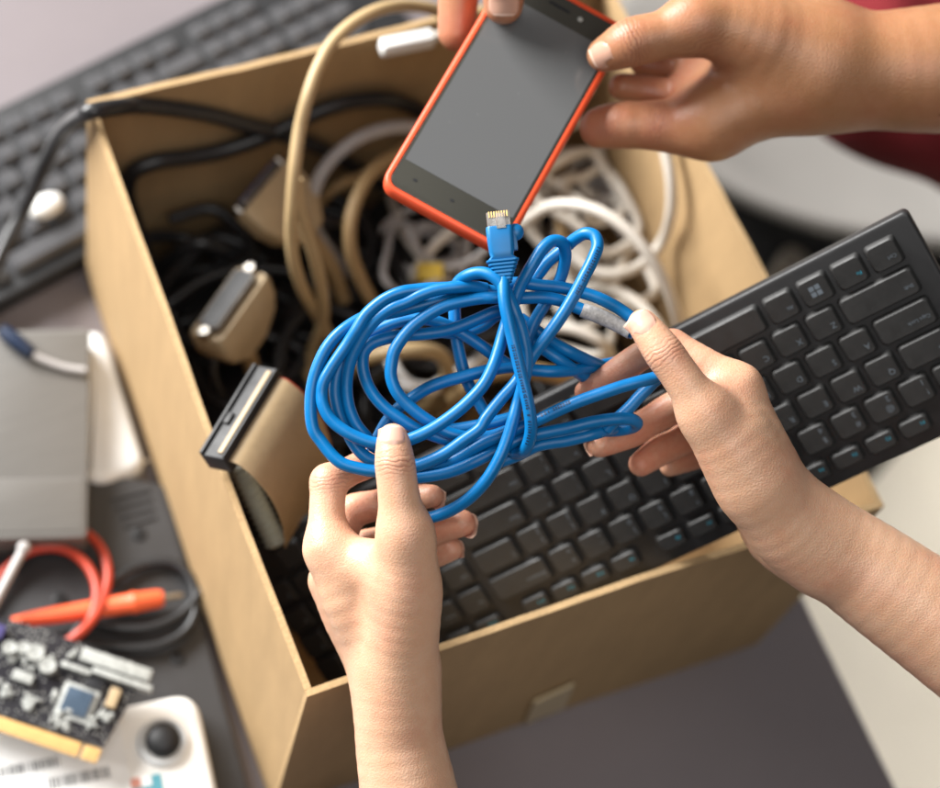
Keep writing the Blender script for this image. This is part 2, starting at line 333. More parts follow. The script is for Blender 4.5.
# ------------------------------------------------------------------ keyboards
def keymesh(w, h, ht, taper, mi_top=None):
    L = []
    for d, z in ((0, 0), (taper*.6, ht*.7), (taper, ht-.0004), (taper+.0004, ht)):
        L.append([np.array([x, y, z]) for x, y in rrect(w/2-d, h/2-d, .0022, 4)])
    m = MB(); m.slab(L); return m
def keyboard(label, group, o, ex, ey, ez, keys, u0, u1, v0, v1, th, mk, mkey, ht, taper, kh, lip=0.0):
    rt = bpy.data.objects.new('computer_keyboard', None); COL.objects.link(rt); rt.empty_display_size = .02
    rt.matrix_world = Matrix([[ex[i], ey[i], ez[i], o[i]] for i in range(3)] + [[0, 0, 0, 1]]); tag(rt, label, 'keyboard', group)
    ORIG[rt] = np.zeros(3)
    c = np.array([(u0+u1)/2, (v0+v1)/2, 0.])
    mb = MB(); rslab(mb, c, X, Y, Z, (u1-u0)/2, (v1-v0)/2, .0032, -ht-th, -ht+.0002, .0018)
    obj('case', mb, mk, rt, loc=np.zeros(3))
    cache = {}
    for u, v, w, h, leg, col in keys:
        k = (w, h, leg, col)
        if k not in cache:
            m = keymesh(w, h, ht, taper); mats = [mkey]
            if leg:
                mats.append('legend_blue' if col == 'b' else 'legend')
                if leg == 'WIN':
                    for sx in (-1, 1):
                        for sy in (-1, 1):
                            cx, cy = sx*.0016, sy*.0016; m.add([(cx-.0013, cy-.0013, ht+.00008), (cx+.0013, cy-.0013, ht+.00008), (cx+.0013, cy+.0013, ht+.00008), (cx-.0013, cy+.0013, ht+.00008)], [(0, 1, 2, 3)], 1)
                else:
                    for i, tx in enumerate(leg.split('|')):
                        gv, gf = glyph(tx, .0044 if len(tx) < 2 else .0028)
                        ox, oy = -w/2+taper+.0018, (h/2-taper-.0056 if (h > .014) else -.0015) - i*.0058
                        m.add([(a+ox, b+oy, ht+.00008) for a, b, _ in gv], gf, 1)
            cache[k] = (m, mats); proto = obj('key', m, mats, rt, loc=np.zeros(3)); cache[k] = proto; kk = proto
        else:
            kk = cache[k].copy(); COL.objects.link(kk); kk.parent = rt
        kk.location = (u, v, -ht)
    return rt
def layout(pu, pv, kh, fh, full=True, legends=True):
    K = []; g = pu-.0022
    def row(v, u, items):
        for it in items:
            leg, wu = (it if isinstance(it, tuple) else (it, 1)); w = wu*pu
            K.append((u+w/2, v, round(w-.0022, 5), kh, leg if legends else None, 'b' if leg in ('Fn', 'End', 'PgUp') else 'w')); u += w
    row(0, 0, [('Ctrl', 1), ('Fn', 1), ('WIN', 1), ('Alt', 1), ('', 6), ('Alt', 1), ('Fn', 1), ('Menu', 1.5), ('Ctrl', 1.5)])
    row(pv, 0, [('Shift', 2.25)] + list('ZXCVBNM') + ['<|,', '>|.', '?|/', ('Shift', 2.75)])
    row(2*pv, 0, [('Caps Lock', 1.75)] + list('ASDFGHJKL') + [':|;', '"|\'', ('Enter', 2.25)])
    row(3*pv, 0, [('Tab', 1.5)] + list('QWERTYUIOP') + ['{|[', '}|]', ('\\', 1.5)])
    row(4*pv, 0, ['~|`', '!|1', '@|2', '#|3', '$|4', '%|5', '^|6', '&|7', '*|8', '(|9', ')|0', '_|-', '+|=', ('Backspace', 2)])
    fs = [(.5, 'Esc')] + [(2+i, 'F%d' % (i+1)) for i in range(4)] + [(6.5+i, 'F%d' % (i+5)) for i in range(4)] + [(11+i, 'F%d' % (i+9)) for i in range(4)]
    fs += [(15.62+i, s) for i, s in enumerate(('PrtSc', 'ScrLk', 'Pause'))]
    for u, l in fs: K.append((u*pu, 5*pv-.001, round(g, 5), fh, l if legends else None, 'b'))
    for r, names in ((4, ('Ins', 'Home', 'PgUp')), (3, ('Del', 'End', 'PgDn')), (1, (None, '', None)), (0, ('', '', ''))):
        for i, l in enumerate(names):
            if l is not None: K.append(((15.62+i)*pu, r*pv, round(g, 5), kh, l if legends else None, 'b' if l in ('End', 'PgUp') else 'w'))
    if full:
        for r, names in ((4, ('Num', '/', '*')), (3, '789'), (2, '456'), (1, '123'), (0, '0.')):
            for i, l in enumerate(names): K.append(((18.75+i)*pu, r*pv, round(g, 5), kh, l if legends else None, 'w'))
    return K
r1 = np.array([1.0065, .8904, -2.6754]); th_ = np.linalg.norm(r1)
Mk = np.array(Matrix.Rotation(th_, 3, Vector(r1/th_))); ko = np.array([.3205, .0735, .3878])
pv = .01777
keyboard('black keyboard leaning out of the box, teal function legends along its near edge', 'computer keyboards', ko, Mk[:, 0], Mk[:, 1], Mk[:, 2],
         layout(.019, pv, .0155, .0105), -.010, .403, -.0145, .1005, .009, 'kb', 'key', .0038, .0011, None)
# the older keyboard lying behind the box
a = PZ(12, 95, .028); b = PZ(212, -3, .028); e1 = (b-a)/np.linalg.norm(b-a); e1[2] = 0; e1 /= np.linalg.norm(e1); n1 = np.array([-e1[1], e1[0], 0])
o2 = a - e1*.151 - n1*.113
keyboard('old dark grey keyboard lying flat on the table behind the box', 'computer keyboards', o2, e1, n1, Z,
         layout(.019, .019, .0168, .0150, legends=False), -.016, .436, -.018, .113, .018, 'kb2', 'key2', .007, .0026, None)
mb = MB(); c = PZ(46, 206, .034); mb.ball(c, (.013, .0085, .006), ex=e1, ey=n1)
tag(obj('plastic_cap', mb, 'white'), 'small white oval cap lying on the old grey keyboard', 'plastic cap')
# ------------------------------------------------------------------ blue network cable
def D(L): return [PD(*p) for p in L]
eth = thing('network_cable', 'coiled bright blue network cable with plug held between two hands', 'network cable', PD(480, 380, 0))
cb = MB(); R3 = .00302
strands = dict(
 S1=[(495,296,-5),(470,298,-5),(440,301,-5),(415,307,-5),(395,312,-5),(378,315,-5),(365,317,-4),(342,331,0),(328,346,1),(316.6,369.6,1),(311,396.5,1),(313,428,2),(320.5,440.5,2),(339.7,462,4),(361,469,4),(376,471,4),(397,470,4),(416,466,4),(442,455,5),(463,440.5,6),(480,428,6),(486,418,6),(501,399,5),(516.5,381.6,4),(533,355,5),(547,336.5,6),(561,317,7),(575,294,7),(584,277,7),(594,257,6),(597.7,245,4),(594.7,236,2),(586,233.5,0),(575,239,-4),(566,247,-8),(556,255,-9),(547,263,-10),(539.6,272.6,-11),(530,285,-12)],
 S2=[(496,292,-4),(477,289,-3),(455,288,-2),(432,288.5,1),(415,290,2),(402,292,3),(387,298,3),(374,307,3),(365,316,3),(357,329,3),(348,343,2),(339,356,2),(331,368,2),(323,383,2),(321.5,394,2),(323,405,3),(330.5,419,4),(345.7,431.6,5),(361,439,5),(376,443.5,5),(394,443,5),(412,438.5,6),(432,429,6),(454,414,6),(471,399,6),(484,384,6),(493,366.5,5),(498,352,3),(502,338,1),(508,318,0),(514,302,1),(520,287,2),(526,275.5,3),(533,263.6,3),(542.5,249,2),(553,241,0),(562.5,243,-2),(565.5,254,-6),(563.4,269,-9),(558,284,-11),(551,296,-12),(544,306,-12),(535,321,-13),(528,340,-13),(524,356,-13)],
 S3=[(420,293,-2),(402,297,-1),(388,304,-1),(374,315,-2),(363,329,-2),(352,344,-3),(343,359,-4),(337,374,-4),(335,390,-4),(336.5,403,-4),(341,419,-5),(347,431,-6),(356,447,-7),(367,457.5,-7),(378,462,-7),(400,464,-7),(417,465,-6),(445,456,-5)],
 S4=[(486,289,-2),(471.5,286.5,1),(457.5,287,3),(438,289.5,3),(420,295.5,3),(406,302.5,3),(392,308,3),(377,318.5,2),(366,331,1),(357.5,345,0),(351,359,-1),(347.5,373,-2),(346.5,390,-3),(349,407,-4),(356,424,-5),(365.5,436,-6),(375,447,-8),(390,452,-9),(410,452,-9)],
 T=[(505,297,2),(495,297.5,2),(483,298,1),(464,301,1),(445,306,1),(428,315,1),(413,326,1),(401,340,1),(394,352,1),(391.5,364,1),(391,376,1),(396,390.5,1),(406,403,0),(420,415,-1),(432,423,-2),(445,431,-3),(465,437,-4),(490,436.5,-5),(510,430,-6)],
 T2=[(500,302,-2),(512,299,-2),(525,298,-1),(539.6,297.5,-1),(551.5,298.5,-2),(563,301.5,-3),(573,306,-3),(583,310,-3),(596,315,-3),(610,321,-3),(622,327,-3),(634,334,-2)],
 H1=[(496,288,-6),(508,284,-6),(522,283,-5),(540,285.5,-5),(557,287,-5),(570,289.5,-5),(582,292.5,-4),(596,297,-4),(610,303.5,-3),(621,310,-2),(632,318,0)],
 K1=[(455,290,-6),(458,283,-2),(463,278,2),(472,274,5),(483,273,7),(493,276.5,9),(501.5,284.5,10),(509,298,10),(515,312,10),(520,325,9),(524,340,9),(526.5,355,8),(526,371,7),(522,388,6),(518,401,5),(513.5,418,6),(508,437,6),(501,455,6),(490,475,5),(478,490,3),(465,501.5,0),(448,511.5,-5),(432,517,-9),(415,519,-13),(398,515,-17)],
 K2=[(503.5,279,9),(503.7,290,12),(505,304,14),(508.5,321,15),(512.5,338,15),(517,357,15),(521.5,376,15),(526,394,15),(529.8,413,14),(531,430,12),(528,444,8),(522.5,452,2),(514,453,-5),(507,448,-9)],
 U=[(510,308,-10),(492,313,-9),(479,318.5,-9),(461,326,-9),(445,331,-9),(425,334,-9),(405,335.5,-9),(386,338.5,-9),(371,344,-8),(364,352,-7),(362.5,364,-6),(365.5,379,-6),(373,394,-5),(385,407.5,-5),(400.5,419,-5),(416,428.5,-6),(435,436,-8),(455,442,-9),(480,446,-9),(502,444,-9)],
 D1=[(366,337,-13),(380,329,-14),(398,322,-14),(415,319,-14),(430,320,-13),(448,326,-12),(463,334,-12),(480,345,-12),(495,356,-13),(510,366,-14)],
 V=[(372,452,-14),(379,436,-14),(388,420,-14),(400,407,-13),(412,398,-12),(428,388,-11),(445,381.5,-11),(460,377.5,-11),(477,373,-11),(495,369,-12),(512,367,-13),(532,370,-12),(552,371.5,-12),(572,370.5,-17),(588,368,-24),(603,365,-32),(625,361,-38)],
 W=[(455,296,-19),(454.5,308,-19),(455,322,-19),(457,341.5,-19),(460,356,-19),(464,372,-19),(470,387,-18),(477.6,400,-17),(484,411,-16),(492,422,-16)],
 B1=[(398,480,-6),(417,477.6,-6),(443,473.5,-5),(458,469,-4),(473,462.5,-3),(487,455.5,-3),(500,449,-3),(515,441.5,-3),(530,436,-3),(548,432,-3),(568,428,-3),(590,422.5,-3),(606,419.8,-4),(622,418.5,-5),(632,419.5,-8),(637,423,-13),(633,427,-19),(620,430,-23),(600,431,-25)],
 B2=[(400,474,-12),(425,469,-10),(443,464,-8),(458,458,-6),(473,449,-4),(486,442,-3),(500,436.5,-2),(515,430,-1),(530,423.5,0),(545,416.5,2),(561,409,3),(576,402.5,4),(591,397,4),(607,391.5,4),(622,386.5,3),(638,382,2),(650,379,1),(662,376,0),(674,374,-4)],
 B3=[(430,428,-13),(450,429.5,-12),(470,427,-11),(487,423.5,-10),(503,420,-10),(520,415,-11)],
 R3=[(500,462,-9),(518,455,-9),(536.6,446,-8),(550,443,-8),(565,441,-8),(580,437.5,-8),(595,433.5,-9),(606,430,-13),(614,428,-19)],
 R3b=[(512,448,-10),(530,441,-9),(548,438,-9),(566,434,-9),(585,430.5,-9),(602,427,-13),(612,426,-19)],
 R4=[(606,430,-10),(613,422.5,-9),(621,415.5,-8),(630,407,-8),(639,397,-8),(647,389,-8),(656,380,-8),(668,372,-10)],
 G1=[(516,332,-16),(530,340,-15),(545,350,-14),(560,360,-14),(573,369,-18),(587,379,-27),(600,390,-38)],
 G2=[(520,318,-17),(536,330,-16),(553,342.5,-15),(569,351.5,-14),(587,360,-21),(602,366,-32),(618,372,-40)],
 G3=[(505,312,-14),(494,317,-15),(484,325,-16),(470,331,-17),(458,333,-17),(440,332,-17)],
)
paths = {}
for k, L in strands.items():
    if k == 'R3': pass
    paths[k] = cb.tube(D(L), R3, 14, step=6)
# print on the jacket (small dark characters along the strand)
pr = cb; r0 = np.random.default_rng(3)
def jacket_print(path, s0, s1, side):
    cum = [0]
    for i in range(1, len(path)): cum.append(cum[-1]+np.linalg.norm(path[i]-path[i-1]))
    s = s0*cum[-1]
    while s < s1*cum[-1]:
        i = max(1, int(np.searchsorted(cum, s))); i = min(i, len(path)-1); t = path[i]-path[i-1]; L = np.linalg.norm(t); t = t/L; p = path[i-1] + t*(s-cum[i-1])
        nrm = -F - t*(-F@t); nrm /= np.linalg.norm(nrm); b = np.cross(t, nrm); an = side
        n2 = nrm*math.cos(an) + b*math.sin(an); b2 = np.cross(t, n2); l = r0.uniform(.0004, .0011)
        for off in ((-.0006, .0003), (.0004, .0004)) if r0.random() < .6 else ((0, .0007),):
            c = p + n2*(R3+.00006) + b2*off[0]
            pr.add([c-t*l*.5-b2*off[1], c+t*l*.5-b2*off[1], c+t*l*.5+b2*off[1], c-t*l*.5+b2*off[1]], [(0, 1, 2, 3)], 1)
        s += l + r0.choice([.0005, .0006, .0022], p=[.5, .38, .12])
jacket_print(paths['K2'], .32, .78, .25); jacket_print(paths['S1'], .80, .865, .2); jacket_print(paths['B2'], .50, .64, -.5)
obj('cable_jacket', cb, ['blue', 'print'], eth, angle=60)
# printed sleeve label
lb = MB(); lb.tube(D([(582,309.7,-3),(596,315,-3),(610,321,-3),(622,327,-3),(631,332,-2)]), .0036, 16, step=5); obj('sleeve_label', lb, 'white_label', eth)
# plug and boot
p0, p1 = PD(505, 283, 8), PD(499, 227, 6); ax = p1-p0; Lb = np.linalg.norm(ax); ax /= Lb
nx = np.cross(ax, -F); nx /= np.linalg.norm(nx); nz = np.cross(nx, ax)
mb = MB(); L = []
prof = [(0, .0033, .0033)]
for i in range(6):
    t = .04+.065*i; w = .0036+.00038*i*2.0; prof += [(t, w*.90, .0034+.0001*i), (t+.012, w+.0002, .0040+.0001*i), (t+.042, w+.0003, .0040+.0001*i), (t+.052, w*.93, .0036)]
prof += [(.47, .0053, .0045), (.55, .0059, .0047), (.75, .0062, .0048), (.97, .0063, .0048), (1.0, .0060, .0045)]
for t, hw, hd in prof: L.append([p0 + ax*(Lb*t) + nx*x + nz*y for x, y in rrect(hw, hd, min(hw, hd)*.45, 4)])
mb.slab(L); obj('boot', mb, 'blue_boot', eth, angle=50)
sx = 1 if (nx@Rv) > 0 else -1
mb = MB(); bc = p0 + ax*(Lb*.88) + nx*(sx*.0073) - nz*.0003; mb.ball(bc, (.0042, .0042, .0030), ex=nx, ey=ax, ez=nz)
mb.box(p0 + ax*(Lb*.74) + nx*(sx*.0066), nx, ax, nz, .0012, .0050, .0024, .0008); obj('latch_guard', mb, 'blue_boot', eth)
mb = MB(); c = p1 + ax*.0026; mb.box(c, nx, ax, nz, .0054, .0042, .0040, .0006)
mb.box(p1 + ax*.0022 + nz*.0046 + nx*.001, nx, ax, nz, .0022, .0036, .0005, .0002); pl = obj('clear_plug', mb, 'clear', eth, angle=20)
mb = MB()
for i in range(8): mb.box(p1 + ax*.0055 + nx*(-.0042+.0012*i)*1.0 + nz*.0028, nx, ax, nz, .0003, .0014, .0014)
obj('contact_strip', mb, 'gold', pl, smooth=False)
# ------------------------------------------------------------------ phone
bl, br, tl, tr = P(377,183,.943), P(502,252,.943), P(511,-32,.992), P(635,24,.992)
ex = br-bl; Wp = np.linalg.norm(ex); ex /= Wp; ey = (tl+tr-bl-br)/2; ey -= ex*(ey@ex); Lp = np.linalg.norm(ey); ey /= Lp; ez = np.cross(ex, ey)
pc = (bl+br+tl+tr)/4
ph = thing('smartphone', 'black smartphone in a red bumper case held over the box', 'smartphone', pc)
mb = MB(); hx, hy, rr = Wp/2, Lp/2, .0085
prof = [(.0030, -.0098), (.0010, -.0094), (0, -.0080), (0, -.0018), (.0006, -.0005), (.0014, .0), (.0028, -.0001), (.0031, -.0008)]
mb.slab([[pc + ex*x + ey*y + ez*z for x, y in rrect(hx-d, hy-d, rr-d, 8)] for d, z in prof]); obj('bumper_case', mb, 'phone_red', ph, angle=40)
mb = MB(); rslab(mb, pc, ex, ey, ez, hx-.0032, hy-.0032, rr-.003, -.006, -.0004, .0004); obj('front_glass', mb, 'phone_black', ph)
mb = MB(); c = pc + ey*(.0005); mb.slab([[c + ex*x + ey*y + ez*(-.00032) for x, y in rrect(hx-.0048, hy-.0185, .0004, 2)], [c + ex*x + ey*y + ez*(-.00024) for x, y in rrect(hx-.0048, hy-.0185, .0004, 2)]]); obj('screen', mb, 'screen', ph, smooth=False)
mb = MB(); c = pc + ey*(hy-.0095) - ex*.002; mb.slab([[c + ex*x + ey*y + ez*z for x, y in rrect(.0062, .0009, .0008, 4)] for z in (-.0004, -.0002)]); obj('speaker_grille', mb, 'dark', ph)
mb = MB(); c = pc + ey*(hy-.0100) + ex*.0105; mb.ball(c-ez*.0003, (.0014, .0014, .0003), ex=ex, ey=ey, ez=ez); obj('front_camera', mb, 'smd', ph)
mb = MB()
for dx in (-.021, 0, .021):
    c = pc - ey*(hy-.0115) + ex*dx; mb.slab([[c + ex*x + ey*y + ez*z for x, y in rrect(.0011, .0008, .0007, 3)] for z in (-.0004, -.0003)])
obj('touch_marks', mb, 'kb2', ph)
# ------------------------------------------------------------------ hands: smooth-blended distance fields
def cs(px, py, dz):
    w = .90 - dz/1000; return np.array([(px-CX)/FOC*w, -(py-CY)/FOC*w, -w]), w/FOC
def smin(a, b, k):
    h = np.maximum(k-np.abs(a-b), 0)/k; return np.minimum(a, b) - h*h*k*.25
def rcone(Pt, a, b, r1, r2):
    ba = b-a; l2 = ba@ba
    if l2 < (r1-r2)**2+1e-10: 
        c, r = (a, r1) if r1 > r2 else (b, r2); return np.linalg.norm(Pt-c, axis=1)-r
    rr = r1-r2; a2 = l2-rr*rr; il2 = 1/l2; pa = Pt-a; y = pa@ba; z = y-l2
    x2 = ((pa*l2 - y[:, None]*ba)**2).sum(1); y2 = y*y*l2; z2 = z*z*l2; k = np.sign(rr)*rr*rr*x2
    d = (np.sqrt(x2*a2*il2)+y*rr)*il2-r1
    d = np.where(np.sign(y)*a2*y2 < k, np.sqrt(x2+y2)*il2-r1, d)
    return np.where(np.sign(z)*a2*z2 > k, np.sqrt(x2+z2)*il2-r2, d)
class Body:
    def __init__(s): s.g = []; s.flush = []; s.cre = []; s.scale = 1
    def chain(s, L, k=.004, kj=.006):
        pr = []; q = []
        for px, py, dz, r in L: c, u = cs(px, py, dz); q.append((c, r*u))
        z = [(np.append(a, r)) for a, r in q]; z = [2*z[0]-z[1]] + z + [2*z[-1]-z[-2]]; fine = []
        for i in range(1, len(z)-2):
            m = 4 if np.linalg.norm(z[i+1][:3]-z[i][:3]) > .009 else 2
            for j in range(m):
                t = j/m; p0, p1, p2, p3 = z[i-1:i+3]; sp = .5*((2*p1)+(-p0+p2)*t+(2*p0-5*p1+4*p2-p3)*t*t+(-p0+3*p1-3*p2+p3)*t**3)
                fine.append(.25*(p1*(1-t)+p2*t)+.75*sp)
        fine.append(z[-2]); fine = [(f_[:3], max(f_[3], .002)) for f_ in fine]
        for (a, ra), (b, rb) in zip(fine[:-1], fine[1:]): pr.append((a, b, ra, rb))
        s.g.append((.0004, kj, pr)); return s
    def red(s, px, py, dz, r, a=1.0): c, u = cs(px, py, dz); s.flush.append((c, r*u, a))
    def crease(s, px, py, dz, dx, dy, hw, a=1.0): c, u = cs(px, py, dz); d = np.array([dx, -dy, 0.]); s.cre.append((c, d/np.linalg.norm(d), hw/1000, a))
    def sdf(s, Pt):
        D_ = None
        for k, kj, pr in s.g:
            d = None
            for a, b, ra, rb in pr:
                e = rcone(Pt, a, b, ra, rb); d = e if d is None else smin(d, e, k)
            D_ = d if D_ is None else smin(D_, d, kj)
        return D_
    def mesh(s, h):
        lo = np.min([np.minimum(a-ra, b-rb) for _, _, p in s.g for a, b, ra, rb in p], 0)-3*h
        hi = np.max([np.maximum(a+ra, b+rb) for _, _, p in s.g for a, b, ra, rb in p], 0)+3*h
        n = np.ceil((hi-lo)/h).astype(int)+1; g = np.full(n, 1.0, np.float64)
        ax = [lo[i]+h*np.arange(n[i]) for i in range(3)]
        for k, kj, pr in s.g:
            l = np.min([np.minimum(a-ra, b-rb) for a, b, ra, rb in pr], 0)-kj-2*h; u = np.max([np.maximum(a+ra, b+rb) for a, b, ra, rb in pr], 0)+kj+2*h
            i0 = np.maximum(((l-lo)/h).astype(int), 0); i1 = np.minimum(((u-lo)/h).astype(int)+2, n); sl = tuple(slice(i0[i], i1[i]) for i in range(3))
            Pt = np.stack(np.meshgrid(*[ax[i][sl[i]] for i in range(3)], indexing='ij'), -1).reshape(-1, 3); d = None
            for a, b, ra, rb in pr:
                e = rcone(Pt, a, b, ra, rb); d = e if d is None else smin(d, e, k)
            sh = tuple(i1-i0); g[sl] = smin(g[sl], d.reshape(sh), kj)
        ins = g < 0; cell = np.zeros(n-1, int)
        for i in (0, 1):
            for j in (0, 1):
                for k in (0, 1): cell += ins[i:n[0]-1+i, j:n[1]-1+j, k:n[2]-1+k]
        act = (cell > 0) & (cell < 8); idx = np.full(n-1, -1); ids = np.argwhere(act); idx[act] = np.arange(len(ids))
        V = lo + h*(ids+.5)
        for _ in range(3):
            e = h*.25; d = s.sdf(V); gr = np.stack([s.sdf(V+np.eye(3)[i]*e)-s.sdf(V-np.eye(3)[i]*e) for i in range(3)], 1)/(2*e)
            V = V - gr*np.clip(d/np.maximum((gr**2).sum(1), .2), -h*.9, h*.9)[:, None]
        Fs = []
        for axn in range(3):
            a = np.swapaxes(ins, 0, axn); ii = np.swapaxes(idx, 0, axn)
            ch = np.argwhere(a[:-1, 1:-1, 1:-1] != a[1:, 1:-1, 1:-1])
            i, j, k = ch[:, 0], ch[:, 1]+1, ch[:, 2]+1
            q = np.stack([ii[i, j-1, k-1], ii[i, j, k-1], ii[i, j, k], ii[i, j-1, k]], 1); flip = a[i, j, k] ^ (axn == 1)
            q[flip] = q[flip][:, ::-1]; Fs.append(q)
        return V, np.concatenate(Fs)
    def attrs(s, V):
        fl = np.zeros(len(V))
        for c, r, a in s.flush: fl = np.maximum(fl, a*np.exp(-((V-c)**2).sum(1)/(r*r)))
        cm = np.zeros(len(V)); cc = np.zeros(len(V))
        for c, d, hw, a in s.cre:
            t = (V-c)@d; rad = np.linalg.norm((V-c) - t[:, None]*d, axis=1); m = a*np.exp(-(t/hw)**2)*np.exp(-(rad/.016)**2)
            cc = np.where(m > cm, t*1000, cc); cm = np.maximum(cm, m)
        return fl, cm, cc
def to_world(V): return CP + V[:, 0:1]*Rv + V[:, 1:2]*Uv - V[:, 2:3]*F
def person(name, label, bodies, matn, h, group=None):
    Vs, Fs, A = [], [], [[], [], []]; o = 0
    for b in bodies:
        v, f = b.mesh(h); Vs.append(to_world(v)); Fs.append(f+o); o += len(v)
        for k, a in enumerate(b.attrs(v)): A[k].append(a)
    V = np.concatenate(Vs); Fq = np.concatenate(Fs); loc = np.array([V[:, 0].mean(), V[:, 1].mean(), V[:, 2].min()])
    me = bpy.data.meshes.new(name); me.from_pydata((V-loc).tolist(), [], Fq.tolist()); me.materials.append(M[matn])
    for k, n_ in enumerate(('flush', 'crease_m', 'crease_s')):
        at = me.attributes.new(n_, 'FLOAT', 'POINT'); at.data.foreach_set('value', np.concatenate(A[k]).astype(np.float32))
    bm = bmesh.new(); bm.from_mesh(me); bmesh.ops.recalc_face_normals(bm, faces=bm.faces[:]); bm.to_mesh(me); bm.free()
    me.polygons.foreach_set('use_smooth', [True]*len(me.polygons))
    ob = bpy.data.objects.new(name, me); COL.objects.link(ob); ob.location = Vector(loc); ORIG[ob] = loc
    return tag(ob, label, 'person', group)
def nail(body, parent, px, py, dz, dirv, normal, hw, hl, matn='nail1', free=0.0, lift=.00035):
    # dirv: (dx, dy, dz) towards the finger tip, pixels/mm mixed as camera space; normal in camera space
    c, u = cs(px, py, dz); t = np.array([dirv[0], -dirv[1], dirv[2]], float); t /= np.linalg.norm(t)
    n = np.array(normal, float); n -= t*(n@t); n /= np.linalg.norm(n); b = np.cross(t, n)
    NS, NT = 17, 21; G = []
    for j in range(NT):
        tt = -1+2*j/(NT-1)
        wv = (1-abs(tt)**2.6)**.5 if tt < 0 else (1-.42*tt**4)
        wv = max(wv, .06)
        for i in range(NS): G.append(c + b*((-1+2*i/(NS-1))*hw*wv) + t*(tt*hl))
    G = np.array(G); Q = G + n*.016; live = np.ones(len(Q), bool); trav = np.zeros(len(Q))
    for _ in range(40):
        d = body.sdf(Q); st = np.clip(d, -.002, .004)*.8; Q = Q - n*st[:, None]; trav += st
    ok = (np.abs(body.sdf(Q)) < .0006) & (trav < .03)
    Q = Q.reshape(NT, NS, 3); ok = ok.reshape(NT, NS)
    for i in range(NS):                      # continue the plate past the flesh
        for j in range(1, NT):
            if not ok[j, i] or (j > 2 and (Q[j, i]-Q[j-1, i])@n < -.0007):
                stp = Q[max(j-1, 0), i]-Q[max(j-3, 0), i]; Q[j, i] = Q[j-1, i] + (t*(2*hl/(NT-1))) + n*min(0, (stp@n)*.5)
    if free: Q[-3:] += t*free*np.array([.3, .65, 1.])[:, None, None]
    sm = Q.copy()
    for _ in range(3): sm[1:-1, 1:-1] = (sm[:-2, 1:-1]+sm[2:, 1:-1]+sm[1:-1, :-2]+sm[1:-1, 2:]+sm[1:-1, 1:-1]*2)/6
    s_ = np.linspace(-1, 1, NS); liftv = (lift + .00025*(1-s_**2))
    sink = np.clip((np.linspace(-1, 1, NT)+1)/.5, 0, 1)[:, None, None]*np.ones((1, 1, 1)); top = to_world((sm + n*(liftv[None, :, None]*sink - .00012*(1-sink))).reshape(-1, 3)); bot = to_world((sm - n*.0005).reshape(-1, 3))
    fs = []; fm = []; K = NS*NT
    for j in range(NT-1):
        for i in range(NS-1):
            q = (j*NS+i, j*NS+i+1, (j+1)*NS+i+1, (j+1)*NS+i); mi = 1 if j >= NT-3 else 0
            fs += [q, tuple(K+k for k in reversed(q))]; fm += [mi, mi]
    for i in range(NS-1): fs += [(i, i+1, K+i+1, K+i), ((NT-1)*NS+i, (NT-1)*NS+i+1, K+(NT-1)*NS+i+1, K+(NT-1)*NS+i)]; fm += [0, 1]
    for j in range(NT-1): fs += [(j*NS, (j+1)*NS, K+(j+1)*NS, K+j*NS), (j*NS+NS-1, (j+1)*NS+NS-1, K+(j+1)*NS+NS-1, K+j*NS+NS-1)]; fm += [0, 0]
    m = MB(); m.add(np.concatenate([top, bot]), fs); m.m = fm
    return obj('fingernail', m, [matn, 'nail_tip'], parent, angle=60)
# --- left hand of the person holding the cable
lh = Body()
lh.chain([(397,672,-14,43),(399,735,-16,44),(410,800,-18,49),(425,900,-18,56),(440,1010,-18,62),(462,1180,-14,66),(485,1340,-8,70)], .01, .009)
lh.chain([(397,705,-16,30),(380,652,-14,31),(350,598,-9,28),(329,549,-8,22)], .01, .009)
lh.chain([(392,705,-24,31),(376,655,-27,31),(352,618,-26,28),(331,581,-24,22)], .01, .009)
lh.chain([(394,712,-30,28),(378,662,-36,28),(360,635,-40,25),(347,612,-42,20)], .01, .009)
lh.chain([(398,715,-32,26),(388,668,-42,25),(372,640,-52,20)], .01, .009)
lh.chain([(399,712,-10,31),(401,660,-4,36),(405,610,5,36),(407,562,14,30.5),(406,535,18,26)], .01, .009)     # thumb metacarpal
lh.chain([(402,585,3,33),(380,568,1,28),(350,560,-6,23)], .008, .010)                                      # web
lh.chain([(405,534,18,26),(400.5,508,21,22),(397.5,485,22,20.3),(395,463,22,20.2),(393.6,447,21,17.6),(393,439,20,15.6)], .006, .008)
lh.chain([(328,549,-8,22),(327,512,-11,18),(328.5,482,-14,18)], .004, .008)
lh.chain([(328.5,482,-14,17.5),(350,471,-22,14.5),(366,464,-27,15),(384,457,-30,13),(400,454,-30,11)], .003, .003)
lh.chain([(332,580,-26,21),(340,540,-34,17),(350,513,-38,17.5),(376,505,-38,15),(398,500,-36,15.5),(418,497,-31,13),(432,496,-27,11.5)], .003, .004)
lh.chain([(347,612,-42,19),(354,575,-50,17),(362,549,-54,17.5),(392,541,-52,15.5),(418,535,-48,16),(445,527,-42,14.5),(462,523,-37,13.5)], .003, .004)
lh.chain([(372,640,-52,19),(380,605,-60,15),(388,580,-63,15.5),(412,563,-60,13.5),(428,557,-57,13.5),(451,549,-51,11.8)], .003, .004)
for a in ((395,463,30,24,.45),(329,478,-8,22,.75),(355,462,-22,30,.9),(440,496,-24,26,1),(400,502,-34,40,1),(470,522,-36,30,1),(456,549,-50,26,1),(375,525,-30,45,.9),(327,548,2,20,.4),(316,580,-22,20,.4),(394,432,24,16,.35),(440,530,-44,40,.8)): lh.red(*a)
